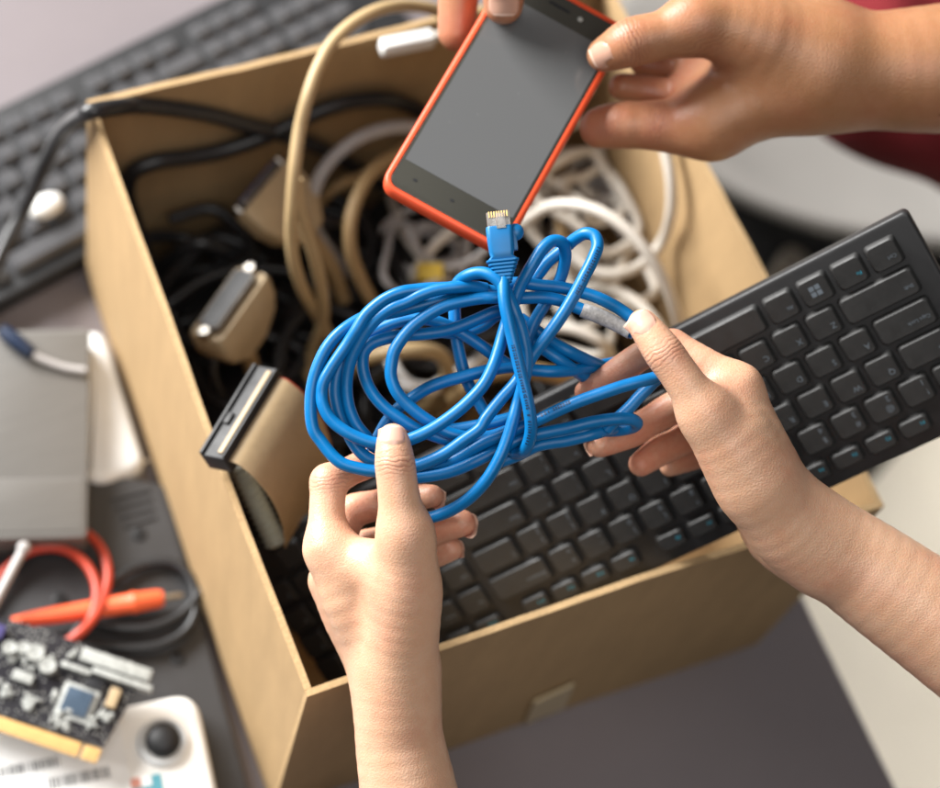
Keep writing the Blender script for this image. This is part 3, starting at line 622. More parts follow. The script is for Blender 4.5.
lh.crease(395.5,463,30,.05,1,4.5); lh.crease(329,482,-6,.1,1,5,.6); lh.crease(406,534,26,.15,1,6,.12)
# --- right hand of the same person
rh = Body()
rh.chain([(788,516,-14,44),(830,546,-16,48),(880,581,-18,53),(940,624,-20,57),(1040,700,-22,62),(1150,790,-22,66),(1250,870,-20,70)], .01, .009)
rh.chain([(815,536,-12,36),(786,505,-8,35),(762,450,-3,29),(737,389,-4,23.5)], .01, .009)
rh.chain([(815,546,-20,33),(785,520,-24,32),(762,460,-26,27),(741,402,-28,22)], .01, .009)
rh.chain([(812,552,-28,30),(780,528,-36,29),(758,475,-44,25),(738,423,-46,20)], .01, .009)
rh.chain([(815,570,-28,26),(772,540,-42,25),(750,495,-52,23),(735,450,-60,18)], .01, .004)
rh.chain([(822,556,-10,38),(790,528,-3,39),(755,488,6,36),(724,442,15,31),(706,414,19,26)], .01, .009)
rh.chain([(756,480,6,37),(738,440,9,33),(722,408,5,25)], .008, .010)
rh.chain([(706,414,19,25),(690,390,23,20.6),(677,371,24,19.4),(664,353,24,19.6),(651,335,22,17.2),(643,324.5,20,15.4)], .006, .008)
rh.chain([(737,389,-4,23),(702,366,-8,19.5),(672,347,-13,17.5)], .004, .008)
rh.chain([(672,347,-13,16.5),(645,354,-19,14.5),(622,369,-23,14.5),(604,381,-25,13),(586,392,-26,11.5)], .003, .003)
rh.chain([(741,402,-28,21),(705,400,-40,17),(676,407,-46,17),(652,420,-45,15),(634,431,-42,15.3),(615,439,-38,14),(600,445,-34,12.5)], .003, .004)
rh.chain([(738,423,-46,19),(715,424,-56,17),(698,431,-60,17),(677,443,-58,15),(660,451,-55,15),(641,464,-49,12.5)], .003, .004)
rh.chain([(735,450,-60,17),(715,446,-70,15),(702,452,-73,15),(684,460,-71,12.5),(670,466,-68,10.5)], .003, .004)
for a in ((664,353,32,26,.55),(735,388,10,24,.35),(660,345,-12,34,.9),(620,370,-22,40,1),(590,391,-24,26,1),(645,425,-42,45,1),(605,444,-36,30,1),(645,462,-52,36,1),(690,440,-58,45,.9),(690,420,-10,40,.7),(640,318,26,16,.35),(700,372,-4,22,.5)): rh.red(*a)
rh.crease(664,353,32,.56,.83,5); rh.crease(706,414,30,.56,.83,7,.12); rh.crease(760,470,26,.3,1,12,.10)
p1_ = person('person', 'person with light skin whose two bare hands hold the blue cable', [lh, rh], 'skin1', .00125)
nail(lh, p1_, 393, 434.5, 30, (0, -1, -.15), (0, .25, 1), .0074, .0050)
nail(rh, p1_, 641.5, 322, 30, (-.62, -.78, -.15), (-.15, .2, 1), .0066, .0056)
nail(lh, p1_, 437, 495.5, -34, (1, .03, .30), (.25, .15, -1), .0048, .0050, free=.0012)
nail(lh, p1_, 468, 521.5, -46, (1, -.2, .35), (.35, .2, -1), .0056, .0056, free=.0014)
nail(lh, p1_, 456, 548, -58, (1, -.25, .3), (.3, .1, -1), .0046, .0046, free=.001)
nail(rh, p1_, 594, 447, -42, (-1, .45, .2), (-.2, -.3, -1), .005, .005, free=.0008)
# --- hands of the person holding the phone
uh = Body()
uh.chain([(826,68,-88,57),(870,71,-90,58),(940,69,-92,64),(1040,60,-95,70),(1160,44,-100,74),(1280,26,-105,78)], .012, .012)
uh.chain([(815,72,-88,54),(765,92,-88,46),(712,120,-90,37)], .012, .02)
uh.chain([(815,62,-100,50),(760,80,-106,42),(705,98,-108,30)], .012, .016)
uh.chain([(812,54,-104,48),(750,66,-114,38),(702,76,-116,26)], .012, .016)
uh.chain([(815,58,-84,52),(765,42,-74,46),(718,25,-66,34),(695,24,-63,30)], .012, .010)
uh.chain([(695,24,-63,29),(664,35,-61,24.5),(633,42,-60,24.5),(615,50,-65,20),(604,55,-69,17)], .006, .008)
uh.chain([(712,122,-90,37),(680,126,-92,29),(652,125,-92,24)], .006, .008)
uh.chain([(655,126,-93,23),(628,125,-93,24),(612,126,-94,22.5),(600,128,-95,20.5)], .006, .0025)
uh.chain([(705,98,-108,26),(672,95,-112,17),(644,90,-112,15.5),(622,87,-108,13.5)], .004, .004)
uh.chain([(702,76,-118,22),(682,72,-122,15),(660,66,-124,13),(642,64,-124,12)], .004, .004)
for a in ((633,40,-50,34,.4),(604,125,-88,34,.9),(660,110,-95,45,.7),(660,75,-105,45,.9),(690,100,-90,30,.4)): uh.red(*a)
uh.crease(633,42,-48,.95,-.3,6); uh.crease(696,50,-48,.4,.9,5,.8); uh.crease(660,118,-80,1,.1,3,.8); uh.crease(615,110,-78,1,.2,4,.7); uh.crease(826,68,-60,1,0,9,.25); uh.crease(655,120,-82,1,0,5,.5)
vh = Body()
vh.chain([(470,-75,-96,30),(462,-30,-99,22),(458,2,-102,20),(456.5,33,-104,18.5)], .006, .008)
vh.chain([(515,-95,-72,33),(508,-50,-66,26),(504,-22,-67,23),(503.5,-6,-71,21),(503.5,5,-73,19.5)], .006, .008)
vh.chain([(505,-80,-98,38),(500,-160,-95,55),(500,-260,-95,58),(500,-380,-95,66),(505,-520,-100,70),(512,-640,-105,74)], .012, .016)
vh.chain([(505,-110,-80,36),(502,-190,-86,52)], .012, .016)
for a in ((457,30,-100,30,.7),(504,4,-64,26,.7)): vh.red(*a)
p2_ = person('person', 'person in a red shirt whose tan hands hold the smartphone', [uh, vh], 'skin2', .0014)
nail(uh, p2_, 601, 52.5, -60, (-.86, .38, -.25), (-.22, -.25, 1), .0084, .0062, 'nail2')
nail(vh, p2_, 504, 4, -64, (0, 1, -.2), (0, -.2, 1), .0078, .0062, 'nail2')
# red shirt on the second person
sb = Body()
def csw(px, py, w, r): c = np.array([(px-CX)/FOC*w, -(py-CY)/FOC*w, -w]); return c, r*w/FOC
pr_ = []
for a, b in (((885,-220,1.42,90),(890,58,1.40,90)), ((890,58,1.40,88),(1060,150,1.42,92)), ((985,-150,1.44,130),(1040,60,1.44,130))):
    ca, ra = csw(*a); cb_, rb = csw(*b); pr_.append((ca, cb_, ra, rb))
sb.g.append((.04, .03, pr_)); v, f = sb.mesh(.006); vw = to_world(v)
fold = np.sin(v[:, 0]*95+np.sin(v[:, 1]*40)*1.3)*.0035 + np.sin(v[:, 1]*70+v[:, 0]*50)*.002
vw = vw - F*fold[:, None]
m = MB(); m.add(vw, f.tolist()); obj('shirt', m, 'shirt', p2_, angle=180)
# ------------------------------------------------------------------ chair and bag past the table edge
ct = PZ(860, 170, -.17); ch = thing('chair', 'pale moulded chair with a curved seat edge behind the box', 'chair', (ct[0]+.1, ct[1]+.05, -.74))
edge = [PZ(x, y, -.17) for x, y in ((600,60),(640,100),(680,142),(712,172),(742,192),(778,208),(820,222),(860,231),(900,237),(950,243),(1010,245),(1080,240),(1150,225),(1180,180),(1180,60),(1120,-60),(900,-120),(700,-60),(620,0))]
cen = sum(edge)/len(edge); ring = []
for i in range(len(edge)):
    p0_, p1__, p2__, p3_ = edge[i-1], edge[i], edge[(i+1) % len(edge)], edge[(i+2) % len(edge)]
    for k in range(5):
        t_ = k/5; ring.append(.5*((2*p1__) + (-p0_+p2__)*t_ + (2*p0_-5*p1__+4*p2__-p3_)*t_*t_ + (-p0_+3*p1__-3*p2__+p3_)*t_**3))
def sc(k, dz): return [cen + (p-cen)*k + Z*dz for p in ring]
mb = MB(); mb.slab([sc(.93, -.020), sc(.98, -.019), sc(1.0, -.014), sc(1.0, -.008), sc(.985, -.002), sc(.95, .001), sc(.80, -.006), sc(.5, -.014), sc(.1, -.016)]); obj('seat', mb, 'seat', ch, angle=80)
for dx, dy in ((-.11, -.08), (.13, -.08), (-.11, .14), (.13, .14)):
    mb = MB(); mb.tube([(cen[0]+dx, cen[1]+dy, -.215), (cen[0]+dx*1.35, cen[1]+dy*1.3, -.739)], .013, 10, smooth=False); obj('leg', mb, 'metal', ch)
bg = [PZ(x, y, -.36) for x, y in ((640,60),(985,130),(1000,320),(930,420),(780,400),(700,330))]  # black body added to stand for the dark gap below the seat
filler = thing('filler', 'large black bag standing in for the dark under the chair', 'filler', (np.mean([p[0] for p in bg]), np.mean([p[1] for p in bg]), -.74))
mb = MB(); poly_slab(mb, bg, -.739, -.36, .05, .03); obj('body', mb, 'filler', filler, angle=60)
b0, b1 = PZ(760, 250, -.37), PZ(900, 290, -.37); mb = MB(); mb.tube([b0, (b0*.7+b1*.3)+Z*.025, (b0*.3+b1*.7)+Z*.025, b1], .006, 8); obj('handle', mb, 'filler', filler)
# ------------------------------------------------------------------ cables and connectors in the box
def cable(name, label, L, r, m, group='loose cables in the box', cat='cable', n=12):
    pts = []
    for x, y, z in L:
        zz = z*(1.26 if z > .02 else 1); p = PZ(x, y, zz)
        if .02 < zz < .222 and p[1] > .374-r and p[0] > .004:
            d = p-CP; p = CP + d*((.374-r-CP[1])/d[1])
        if .02 < zz < .205 and p[0] > .332-r and p[1] < .36 and 'wall' in label:
            d = p-CP; p = CP + d*((.332-r-CP[0])/d[0])
        pts.append(p)
    mb = MB(); mb.tube(pts, r, n); return tag(obj(name, mb, m, angle=70), label, cat, group)
cable('black_cable', 'black power cord draped over the back corner of the box onto the old keyboard',
      [(-30,330,.035),(-8,275,.036),(8,240,.040),(26,205,.05),(45,163,.08),(60,136,.12),(76,119,.165),(90,112,.182),(110,108,.18),(140,105.5,.165),(175,109,.15),(210,115,.135),(250,126,.12),(285,135,.10),(320,148,.08),(360,170,.055),(400,195,.03)], .0050, 'cord_grey')
cable('black_cable', 'black cord running along the back wall inside the box',
      [(180,330,.03),(150,270,.045),(134,220,.06),(127,190,.075),(133,172,.085),(155,162,.09),(190,157,.09),(225,150,.09),(260,138,.095),(290,125,.10),(320,111,.105),(350,102,.105),(385,99,.10),(412,107,.09),(440,125,.07),(470,150,.05)], .0052, 'cord')
cable('black_cable', 'shiny black cord arching low in the dark back corner of the box',
      [(150,300,.02),(170,262,.05),(190,245,.07),(205,243,.072),(225,250,.065),(255,262,.05),(290,275,.03),(330,290,.015)], .0048, 'cord_grey')
cable('video_cable', 'thick beige cable looping up over the back rim of the box',
      [(470,35,.19),(440,12,.20),(412,6,.205),(382,9,.21),(355,22,.21),(333,42,.208),(318,68,.205),(308,96,.20),(300,128,.19),(295,165,.18),(292,205,.165),(291,235,.15),(294,262,.135),(303,290,.115),(317,315,.09),(335,345,.06),(350,380,.03)], .0038, 'beige')
cable('video_cable', 'thick beige cable forking down beside the tall beige loop',
      [(296,180,.172),(300,208,.160),(309,238,.145),(317,266,.13),(323,295,.11),(322,325,.085),(311,355,.06),(306,395,.04),(312,430,.02)], .0038, 'beige')
cable('video_cable', 'tan cable curving down left of the phone corner',
      [(420,140,.10),(395,155,.115),(372,172,.12),(357,198,.12),(350,225,.115),(351,252,.105),(360,278,.09),(374,305,.07),(392,335,.045),(405,370,.02)], .0043, 'beige2')
cable('video_cable', 'tan cable arching through the middle of the blue coil',
      [(335,440,.02),(330,410,.05),(340,380,.075),(362,360,.095),(390,352,.105),(418,350,.107),(440,355,.10),(448,372,.09),(440,392,.075),(425,408,.06),(405,420,.045),(385,440,.03)], .0048, 'beige')
cable('data_cable', 'tan cable stretched behind the lower right of the blue coil',
      [(420,440,.03),(440,415,.06),(458,395,.085),(480,378,.10),(510,370,.105),(550,374,.10),(585,385,.085),(615,400,.06)], .005, 'beige2')
cable('data_cable', 'light grey cable arching left of the phone',
      [(440,130,.11),(412,127,.12),(385,129,.125),(358,139,.125),(335,156,.12),(319,178,.115),(312,204,.105),(315,228,.09),(328,250,.075),(346,270,.055),(370,290,.03)], .0043, 'grey_c')
cable('data_cable', 'thin tan cable behind the light grey arch',
      [(310,225,.05),(322,200,.07),(340,185,.08),(360,177,.075),(385,172,.06)], .0036, 'beige2')
for i, (lab, L, r, m) in enumerate((
    ('thick off white cable sweeping down the right wall of the box', [(520,225,.12),(548,207,.135),(575,205,.145),(602,213,.15),(628,231,.15),(650,257,.145),(666,285,.135),(677,315,.12),(682,350,.09)], .0038, 'white_c'),
    ('off white cable hooped against the right wall of the box', [(655,110,.07),(664,145,.09),(671,180,.10),(671,212,.105),(661,243,.108),(642,264,.108),(617,274,.105),(592,270,.10),(572,255,.095),(558,235,.085)], .0036, 'white_c'),
    ('off white cable crossing under the blue loops towards the hand', [(560,300,.07),(590,287,.085),(615,290,.095),(640,305,.10),(658,325,.10),(672,350,.09)], .0036, 'white_c'),
    ('off white cable bowed below the right thumb of the cable holder', [(520,330,.06),(550,326,.08),(578,330,.09),(600,341,.09),(610,355,.08),(600,368,.06)], .0038, 'white_c'),
    ('pale cable in a narrow upright loop beside the phone edge', [(560,300,.03),(545,262,.05),(536,225,.06),(540,190,.07),(555,165,.075),(575,152,.075),(592,158,.07),(600,180,.06),(596,210,.05)], .0033, 'white_c'),
    ('pale cable knotted below the tan fingers', [(548,250,.05),(560,215,.07),(580,190,.08),(605,180,.08),(625,190,.08),(636,212,.075),(632,240,.06),(612,258,.05)], .0037, 'grey_c'),
    ('pale cable curling up towards the back right corner', [(590,250,.05),(572,225,.065),(566,195,.075),(575,165,.08),(598,150,.08),(620,160,.075),(632,185,.065)], .0032, 'white_c'),
    ('small white loop showing through the blue coil', [(388,330,.07),(390,352,.085),(396,372,.09),(410,386,.09),(428,389,.085),(448,380,.07),(470,366,.06),(490,352,.05)], .0046, 'white'),
    ('white cable end below the lower left corner of the phone', [(388,190,.03),(396,212,.06),(405,235,.075),(418,252,.08),(434,266,.075),(452,275,.06)], .0035, 'white_c'),
    ('white cable crossing diagonally just below the phone', [(400,305,.05),(412,280,.07),(424,258,.085),(440,240,.09),(458,228,.09),(480,222,.08)], .0035, 'white_c'),
    ('thin grey cable slanting behind the beige fork', [(300,210,.04),(325,238,.055),(350,262,.06),(378,280,.055),(400,300,.04)], .0030, 'cord_grey'))):
    cable('data_cable', lab, L, r, m)
rw = np.random.default_rng(31)
for lab, px_, py_, z_, m_, r_, q0, N_ in (('pale cable tangled in many loops between the phone and the right wall', 592, 205, .115, 'white_c', .0031, .050, 40), ('thin grey cable tangled in many loops under the lower edge of the phone', 430, 245, .10, 'grey_c', .0025, .036, 26), ('thin off white cable coiled loosely under the raised blue loops', 585, 290, .10, 'white_c', .0030, .042, 26), ('thin grey cable tangled in the back right corner of the box', 640, 180, .11, 'grey_c', .0026, .040, 26)):
    c0 = PZ(px_, py_, z_); L = []
    for k in range(N_):
        a_ = k*.74+rw.uniform(-.3, .3); q_ = q0*rw.uniform(.55, 1.05)*(1 if k % 11 < 8 else .5)
        L.append(np.array([min(max(c0[0]+q_*math.cos(a_)+.012*math.sin(k*.31), .02), .330), min(max(c0[1]+q_*math.sin(a_)*.9+.012*math.cos(k*.23), .06), .366), z_-.015+.0009*k+rw.uniform(-.008, .012)]))
    mb = MB(); mb.tube(L, r_, 10); tag(obj('data_cable', mb, m_, angle=70), lab, 'cable', 'loose cables in the box')
cable('video_cable', 'slim tan cable hanging behind the blue plug', [(556,150,.05),(560,180,.08),(562,210,.09),(561,240,.09),(556,275,.07)], .0042, 'beige2')
rr_ = np.random.default_rng(12)
pile = [('below the shiny cord', .07, .31), ('under the black connector', .08, .19), ('under the tall beige loop', .15, .28), ('below the phone', .22, .31), ('deep under the blue coil', .17, .20), ('under the hooped white cable', .28, .28), ('below the two beige connectors', .06, .25),
        ('under the thumb of the right hand', .27, .20), ('in the middle of the heap under the coil', .20, .25), ('in the dark corner near the old keyboard', .05, .34), ('between the tan cables under the phone', .13, .33), ('under the grey arch', .12, .24)]
for i, (lab, cx_, cy_) in enumerate(pile):  # cords added to make the depth of the box look dark
    L = []
    for k in range(13):
        a_ = k*.95+i; r_ = rr_.uniform(.022, .055); L.append(np.array([min(max(cx_+r_*math.cos(a_), .018), .322), min(max(cy_+r_*math.sin(a_), .13), .362), .046+.0035*k+rr_.uniform(0, .006)]))
    mb = MB(); mb.tube(L, .0042, 10); tag(obj('black_cable', mb, 'cord', angle=70), 'added black cord heaped ' + lab, 'cable', 'loose cables in the box')
for i, (lab, x, y, rz, hx_, hy_) in enumerate((('in the back left corner', .062, .335, .3, .048, .034), ('along the left wall', .055, .25, 1.4, .046, .034), ('under the tall beige loop', .135, .325, -.2, .036, .038), ('nearest below the phone', .21, .33, .5, .046, .036),
        ('under the blue coil', .145, .245, .9, .05, .036), ('under the white cables', .29, .32, 1.1, .045, .034), ('under the right hand', .245, .245, -.5, .05, .036), ('by the left wall under the ribbon connector', .06, .165, 1.2, .046, .034), ('under the tan cable in the coil', .15, .16, .2, .046, .034), ('near the right wall', .295, .235, 1.5, .045, .03))):
    ux = np.array([math.cos(rz), math.sin(rz), 0]); uy = np.cross(Z, ux); c = np.array([x, y, .008]); mb = MB(); rslab(mb, c, ux, uy, Z, hx_, hy_, .008, 0, .033, .004)  # black bricks added so the box bottom looks dark
    t = thing('darkening_brick', 'added black brick darkening the box bottom ' + lab, 'added brick', c, 'added bricks under the cables'); obj('body', mb, 'dark', t)
    mb = MB(); mb.tube([c+ux*hx_*.96+Z*.016, c+ux*(hx_+.006)+Z*.017, c+ux*(hx_+.010)+Z*.02], [.005, .004, .003], 10); obj('strain_relief', mb, 'cord', t)
# frame from pixels: long axis between two pixels, facing roughly up
def frame(pa, pb, z, tilt):
    a, b = PZ(*pa, z), PZ(*pb, z); l = b-a; L_ = np.linalg.norm(l); l /= L_; n = tilt - l*(tilt@l); n /= np.linalg.norm(n); return (a+b)/2, l, np.cross(n, l), n, L_
def dconn(label, pa, pb, z, tilt, facing, depth, half, insert, group='beige plugs in the box'):
    c, l, s, n, L_ = frame(pa, pb, z, np.array(facing, float))    # n = the way the plug face looks
    t = thing('parallel_plug', label, 'cable plug', c, group)
    mb = MB(); rings = []
    for d, k, h in ((-.001, .97, .9), (-.003, 1, 1), (-depth*.45, 1, 1), (-depth*.7, .86, 1), (-depth, .45, .85), (-depth-.001, .40, .7)):
        rings.append([c + n*d + l*x + s*y for x, y in rrect(L_/2*k, half*h, half*.35, 4)])
    mb.slab(rings); obj('hood', mb, 'hood', t, angle=40)
    mb = MB(); mb.slab([[c + n*d + l*x + s*y for x, y in rrect(L_/2*.80, half*.58, half*.3, 4)] for d in (-.002, .004)]); sh = obj('metal_shell', mb, 'dark_metal', t, angle=40)
    mb = MB(); mb.slab([[c + n*d + l*x + s*y for x, y in rrect(L_/2*.76, half*.45, half*.25, 4)] for d in (.0035, .0044)]); obj('pin_insert', mb, insert, sh, angle=40)
    for e in (-1, 1): mb = MB(); mb.tube([c + l*(e*L_/2*.90) - n*.002, c + l*(e*L_/2*.90) + n*.004], half*.28, 10, smooth=False); obj('thumbscrew', mb, 'metal', t)
    mb = MB(); mb.tube([c - n*depth*.9, c - n*(depth+.02) - Z*.012, c - n*(depth+.035) - Z*.035], .005, 10); obj('cable_tail', mb, 'beige2', t)
    return t
dconn('beige plug with a blue edge behind the thick beige cable', (238,214), (283,160), .145, None, -.75*Rv + .45*Uv - .35*F, .042, .0085, 'bluec')
dconn('beige plug with rounded hood above the black ribbon connector', (203,338), (253,268), .155, None, -.36*Rv + .22*Uv - .9*F, .036, .0125, 'chip_b')
# black ribbon connector
fa, fb = (211.5, 457), (266.5, 366.5)
c, l, s, n, L_ = frame(fa, fb, .238, -.45*Rv + .25*Uv - .85*F)
rc = thing('ribbon_connector', 'black ribbon cable connector with tan ribbon leaning on the left wall', 'ribbon connector', c)
if s@Rv < 0: s = -s
mb = MB(); rslab(mb, c, l, s, n, L_/2, .0080, .0012, -.012, 0, .0008); rslab(mb, c - s*.0068, l, s, n, L_/2*.99, .0010, .0005, -.001, .0018, .0004); rslab(mb, c + s*.0072, l, s, n, L_/2*.97, .0007, .0004, -.001, .0012, .0003)
mb.box(c - s*.003 - l*.006 + n*.0008, l, s, n, .0035, .0016, .0010, .0003); obj('housing', mb, 'dark', rc)
mb = MB(); rslab(mb, c + s*.0040, l, s, n, L_/2*.90, .0015, .0006, -.002, .0011, .0003); obj('strain_bar', mb, 'ribbon', rc)
# ribbon: from the right side of the housing, down and over
def rib(path, hw, m, name, parent, nr=26):
    mbx = MB(); vs = []; fs = []
    for p, ld in path:
        for k in range(nr*2+1):
            u = -1+k/nr; vs.append(p + ld*(hw*u) + Uv*0)
    W_ = nr*2+1; K_ = len(vs); tops = vs; bots = []
    for j, (p, ld) in enumerate(path):
        tg = path[min(j+1, len(path)-1)][0]-path[max(j-1, 0)][0]; nn = np.cross(tg, ld); nn /= np.linalg.norm(nn)
        if nn@F > 0: nn = -nn
        for k in range(W_): a_ = .00035*abs(math.sin(math.pi*k/2)); tops[j*W_+k] = tops[j*W_+k] + nn*(.00025+a_); bots.append(path[j][0] + ld*(hw*(-1+k/nr)) - nn*(.0003+a_))
    for j in range(len(path)-1):
        for k in range(W_-1):
            q = (j*W_+k, j*W_+k+1, (j+1)*W_+k+1, (j+1)*W_+k); fs += [q, tuple(K_+i for i in reversed(q))]
        for k in (0, W_-1): fs.append((j*W_+k, (j+1)*W_+k, K_+(j+1)*W_+k, K_+j*W_+k))
    mbx.add(tops+bots, fs); mbx.m = [1 if (len(f_) == 4 and min(i % K_ % W_ for i in f_) >= W_-2) else 0 for f_ in fs]
    return obj(name, mbx, m, parent, angle=60)
path = []; ctrl = [c + s*.0082 - n*.004, c + s*.014 - n*.007, c + s*.021 - n*.018 - l*.001, c + s*.023 - n*.036 - l*.002, c + s*.019 - n*.058 - l*.003, c + s*.010 - n*.080 - l*.004]
for i in range(len(ctrl)-1):
    for k in range(6):
        t_ = k/6; p0_ = ctrl[max(i-1, 0)]; p3_ = ctrl[min(i+2, len(ctrl)-1)]; a_, b_ = ctrl[i], ctrl[i+1]
        path.append((.5*((2*a_) + (-p0_+b_)*t_ + (2*p0_-5*a_+4*b_-p3_)*t_*t_ + (-p0_+3*a_-3*b_+p3_)*t_**3), l))
rib(path, L_/2*.93, ['ribbon', 'ribbon_red'], 'ribbon', rc)
mb = MB(); a_, b_ = PZ(238, 463, .178), PZ(277, 545, .150); d_ = (b_-a_)/28; pts = [a_ + d_*i for i in range(29)]
mb.tube(pts, [.0066 if i % 2 else .0046 for i in range(29)], 12, smooth=False)
tag(obj('corrugated_tube', mb, 'corr', angle=80), 'pale corrugated tube leaning below the black ribbon connector', 'tube')
cable('data_cable', 'tan cable bundle below the ribbon next to the left hand', [(285,470,.12),(295,500,.11),(302,530,.09),(300,565,.06)], .0062, 'beige')
cable('data_cable', 'thin grey cable hanging under the rounded beige plug', [(225,340,.10),(213,365,.095),(220,392,.08),(240,420,.05)], .0028, 'cord_grey')
mb = MB(); c = PZ(430, 272, .107); mb.box(c, (Rv-.0*Uv), Uv, -F, .0085, .0055, .004, .0015); mb.tube([c-Uv*.005, c-Uv*.012-Z*.01], .003, 8, smooth=False)
tag(obj('cable_plug', mb, 'yellow'), 'small yellow plug among the white cables below the phone', 'cable plug')
c = PZ(407, 43, .228); l = PZ(437, 38, .228)-PZ(377, 50, .228); L_ = np.linalg.norm(l); l /= L_
pg = thing('cable_plug', 'white plug lying on the back rim of the box by the phone holder\'s finger', 'cable plug', c)
sd = np.cross(Z, l); mb = MB(); rslab(mb, c, l, sd, Z, .017, .0045, .002, -.005, .005, .002); obj('body', mb, 'white', pg)
mb = MB(); mb.tube([c+l*.016, c+l*.035+Z*.003, c+l*.06-Z*.01], .003, 10); obj('cord', mb, 'white_c', pg)
# ------------------------------------------------------------------ things on the table at the left
def poly(pts, z): return [PZ(x, y, z) for x, y in pts]
pn = thing('equipment_panel', 'flat charcoal equipment case lying screw side up left of the box', 'equipment case', (*PZ(60, 640, 0)[:2], .0005))
zt = .020
mb = MB(); poly_slab(mb, poly([(96,470),(166,484),(252,800),(262,900),(-160,900),(-160,560)], zt), .0006, zt, .006, .003); obj('shell', mb, 'panel', pn, angle=40)
for x, y in ((139,534), (178,658), (60,600)):
    c = PZ(x, y, zt); mb = MB(); mb.slab([[c + X*(r_*math.cos(a_*math.pi/8)) + Y*(r_*math.sin(a_*math.pi/8)) + Z*z_ for a_ in range(16)] for r_, z_ in ((.0045, -.001), (.0045, .0010), (.0038, .0014), (.0022, .0014), (.0018, .0006))]); obj('screw', mb, 'dark', pn)
for i in range(4):
    a_, b_ = PZ(112+4*i, 500+9*i, zt), PZ(150+2*i, 490+9*i, zt); mb = MB(); mb.tube([a_+Z*.0004, b_+Z*.0004], .0011, 8, smooth=False); obj('rib', mb, 'panel', pn)
wb = thing('white_adapter', 'glossy white rounded adapter box against the left side of the box', 'adapter', (*PZ(118, 410, 0)[:2], .0005))
mb = MB(); poly_slab(mb, poly([(62,330),(104,328),(147,466),(98,486),(72,470)], .024), .0006, .024, .010, .006); obj('body', mb, 'white2', wb, angle=50)
mb = MB(); a_, b_ = PZ(103, 480, .016), PZ(142, 464, .016); mb.box((a_+b_)/2 - Y*.0005, (b_-a_)/np.linalg.norm(b_-a_), np.cross(Z, (b_-a_)/np.linalg.norm(b_-a_)), Z, .018, .0012, .003, .0005); obj('port_strip', mb, 'metal', wb)
gd = thing('disk_drive', 'flat grey metal drive lying on the left edge of the pile', 'disk drive', (*PZ(30, 430, 0)[:2], .0215))
zg = .046
mb = MB(); poly_slab(mb, poly([(-70,332),(90,328),(87,537),(-70,541)], zg), .0215, zg, .004, .0015); obj('metal_case', mb, 'steel', gd, angle=40)
mb = MB(); poly_slab(mb, poly([(-68,480),(83,478),(83,531),(-68,534)], zg), zg-.0008, zg+.0006, .002, .0003); obj('cover_plate', mb, 'steel', gd, angle=40)
np_ = thing('usb_plug', 'navy plug on a thin grey lead lying across the grey drive', 'cable plug', PZ(18, 342, zg))
mb = MB(); a_, b_ = PZ(2, 330, zg+.0055), PZ(33, 355, zg+.0055); ax_ = (b_-a_)/np.linalg.norm(b_-a_); mb.tube([a_, a_*.7+b_*.3, b_*.9+a_*.1, b_], [.0045, .0052, .0048, .003], 12, smooth=False); obj('body', mb, 'navy', np_, angle=40)
mb = MB(); mb.tube([b_, PZ(48, 362, zg+.004), PZ(66, 368, zg+.003), PZ(86, 371, zg+.003)], .0024, 10); obj('lead', mb, 'grey_c', np_)
# test leads
zl = zt+.004
tl_ = thing('test_lead', 'coiled red test lead with an orange probe on the charcoal case', 'test lead', PZ(80, 600, zt))
mb = MB(); mb.tube([PZ(x, y, z) for x, y, z in ((-40,640,.026),(-15,600,.028),(5,570,.03),(30,551,.032),(58,548,.032),(82,560,.032),(96,584,.034),(94,610,.036),(82,632,.036),(60,645,.034),(38,640,.03),(22,634,.026))], .0029, 12)
mb.tube([PZ(x, y, z) for x, y, z in ((60,528,.024),(84,532,.026),(101,548,.028),(108,572,.03),(104,596,.034),(94,618,.040),(76,636,.042),(55,648,.036),(20,660,.03))], .0029, 12); obj('lead', mb, 'red', tl_, angle=70)
a_, b_ = PZ(12, 622, .032), PZ(163, 598, .030); q = lambda t_: a_*(1-t_)+b_*t_
mb = MB(); mb.tube([q(t_) for t_ in (0, .15, .3, .6, .78, .80, .83, .97, 1)], [.003, .0046, .0052, .0058, .0060, .0070, .0062, .0056, .0046], 14, smooth=False); obj('probe_handle', mb, 'orange', tl_, angle=30)
mb = MB(); d_ = (b_-a_)/np.linalg.norm(b_-a_); mb.tube([b_, b_+d_*.010, b_+d_*.013], [.0022, .0020, .0006], 10, smooth=False); obj('probe_tip', mb, 'metal', tl_)
mb = MB(); a_, b_ = PZ(-14, 620, .050), PZ(24, 548, .050); mb.tube([a_, b_], .0028, 12, smooth=False); mb.ball(b_, .0042)
tag(obj('metal_rod', mb, 'grey_c'), 'slim pale rod with a rounded end lying over the red lead', 'rod')
mb = MB(); mb.tube([PZ(x, y, z) for x, y, z in ((70,640,.028),(95,605,.03),(115,580,.027),(140,566,.025),(168,562,.025),(188,575,.026),(196,605,.026),(188,628,.026),(165,643,.026),(135,648,.026),(100,646,.026),(75,650,.026))], .0030, 10)
mb.tube([PZ(x, y, z) for x, y, z in ((90,622,.026),(120,628,.027),(150,627,.027),(180,615,.027),(200,592,.026),(208,570,.02))], .0030, 10)
tag(obj('black_lead', mb, 'cord', angle=70), 'thin black lead coiled beside the orange probe', 'cable')
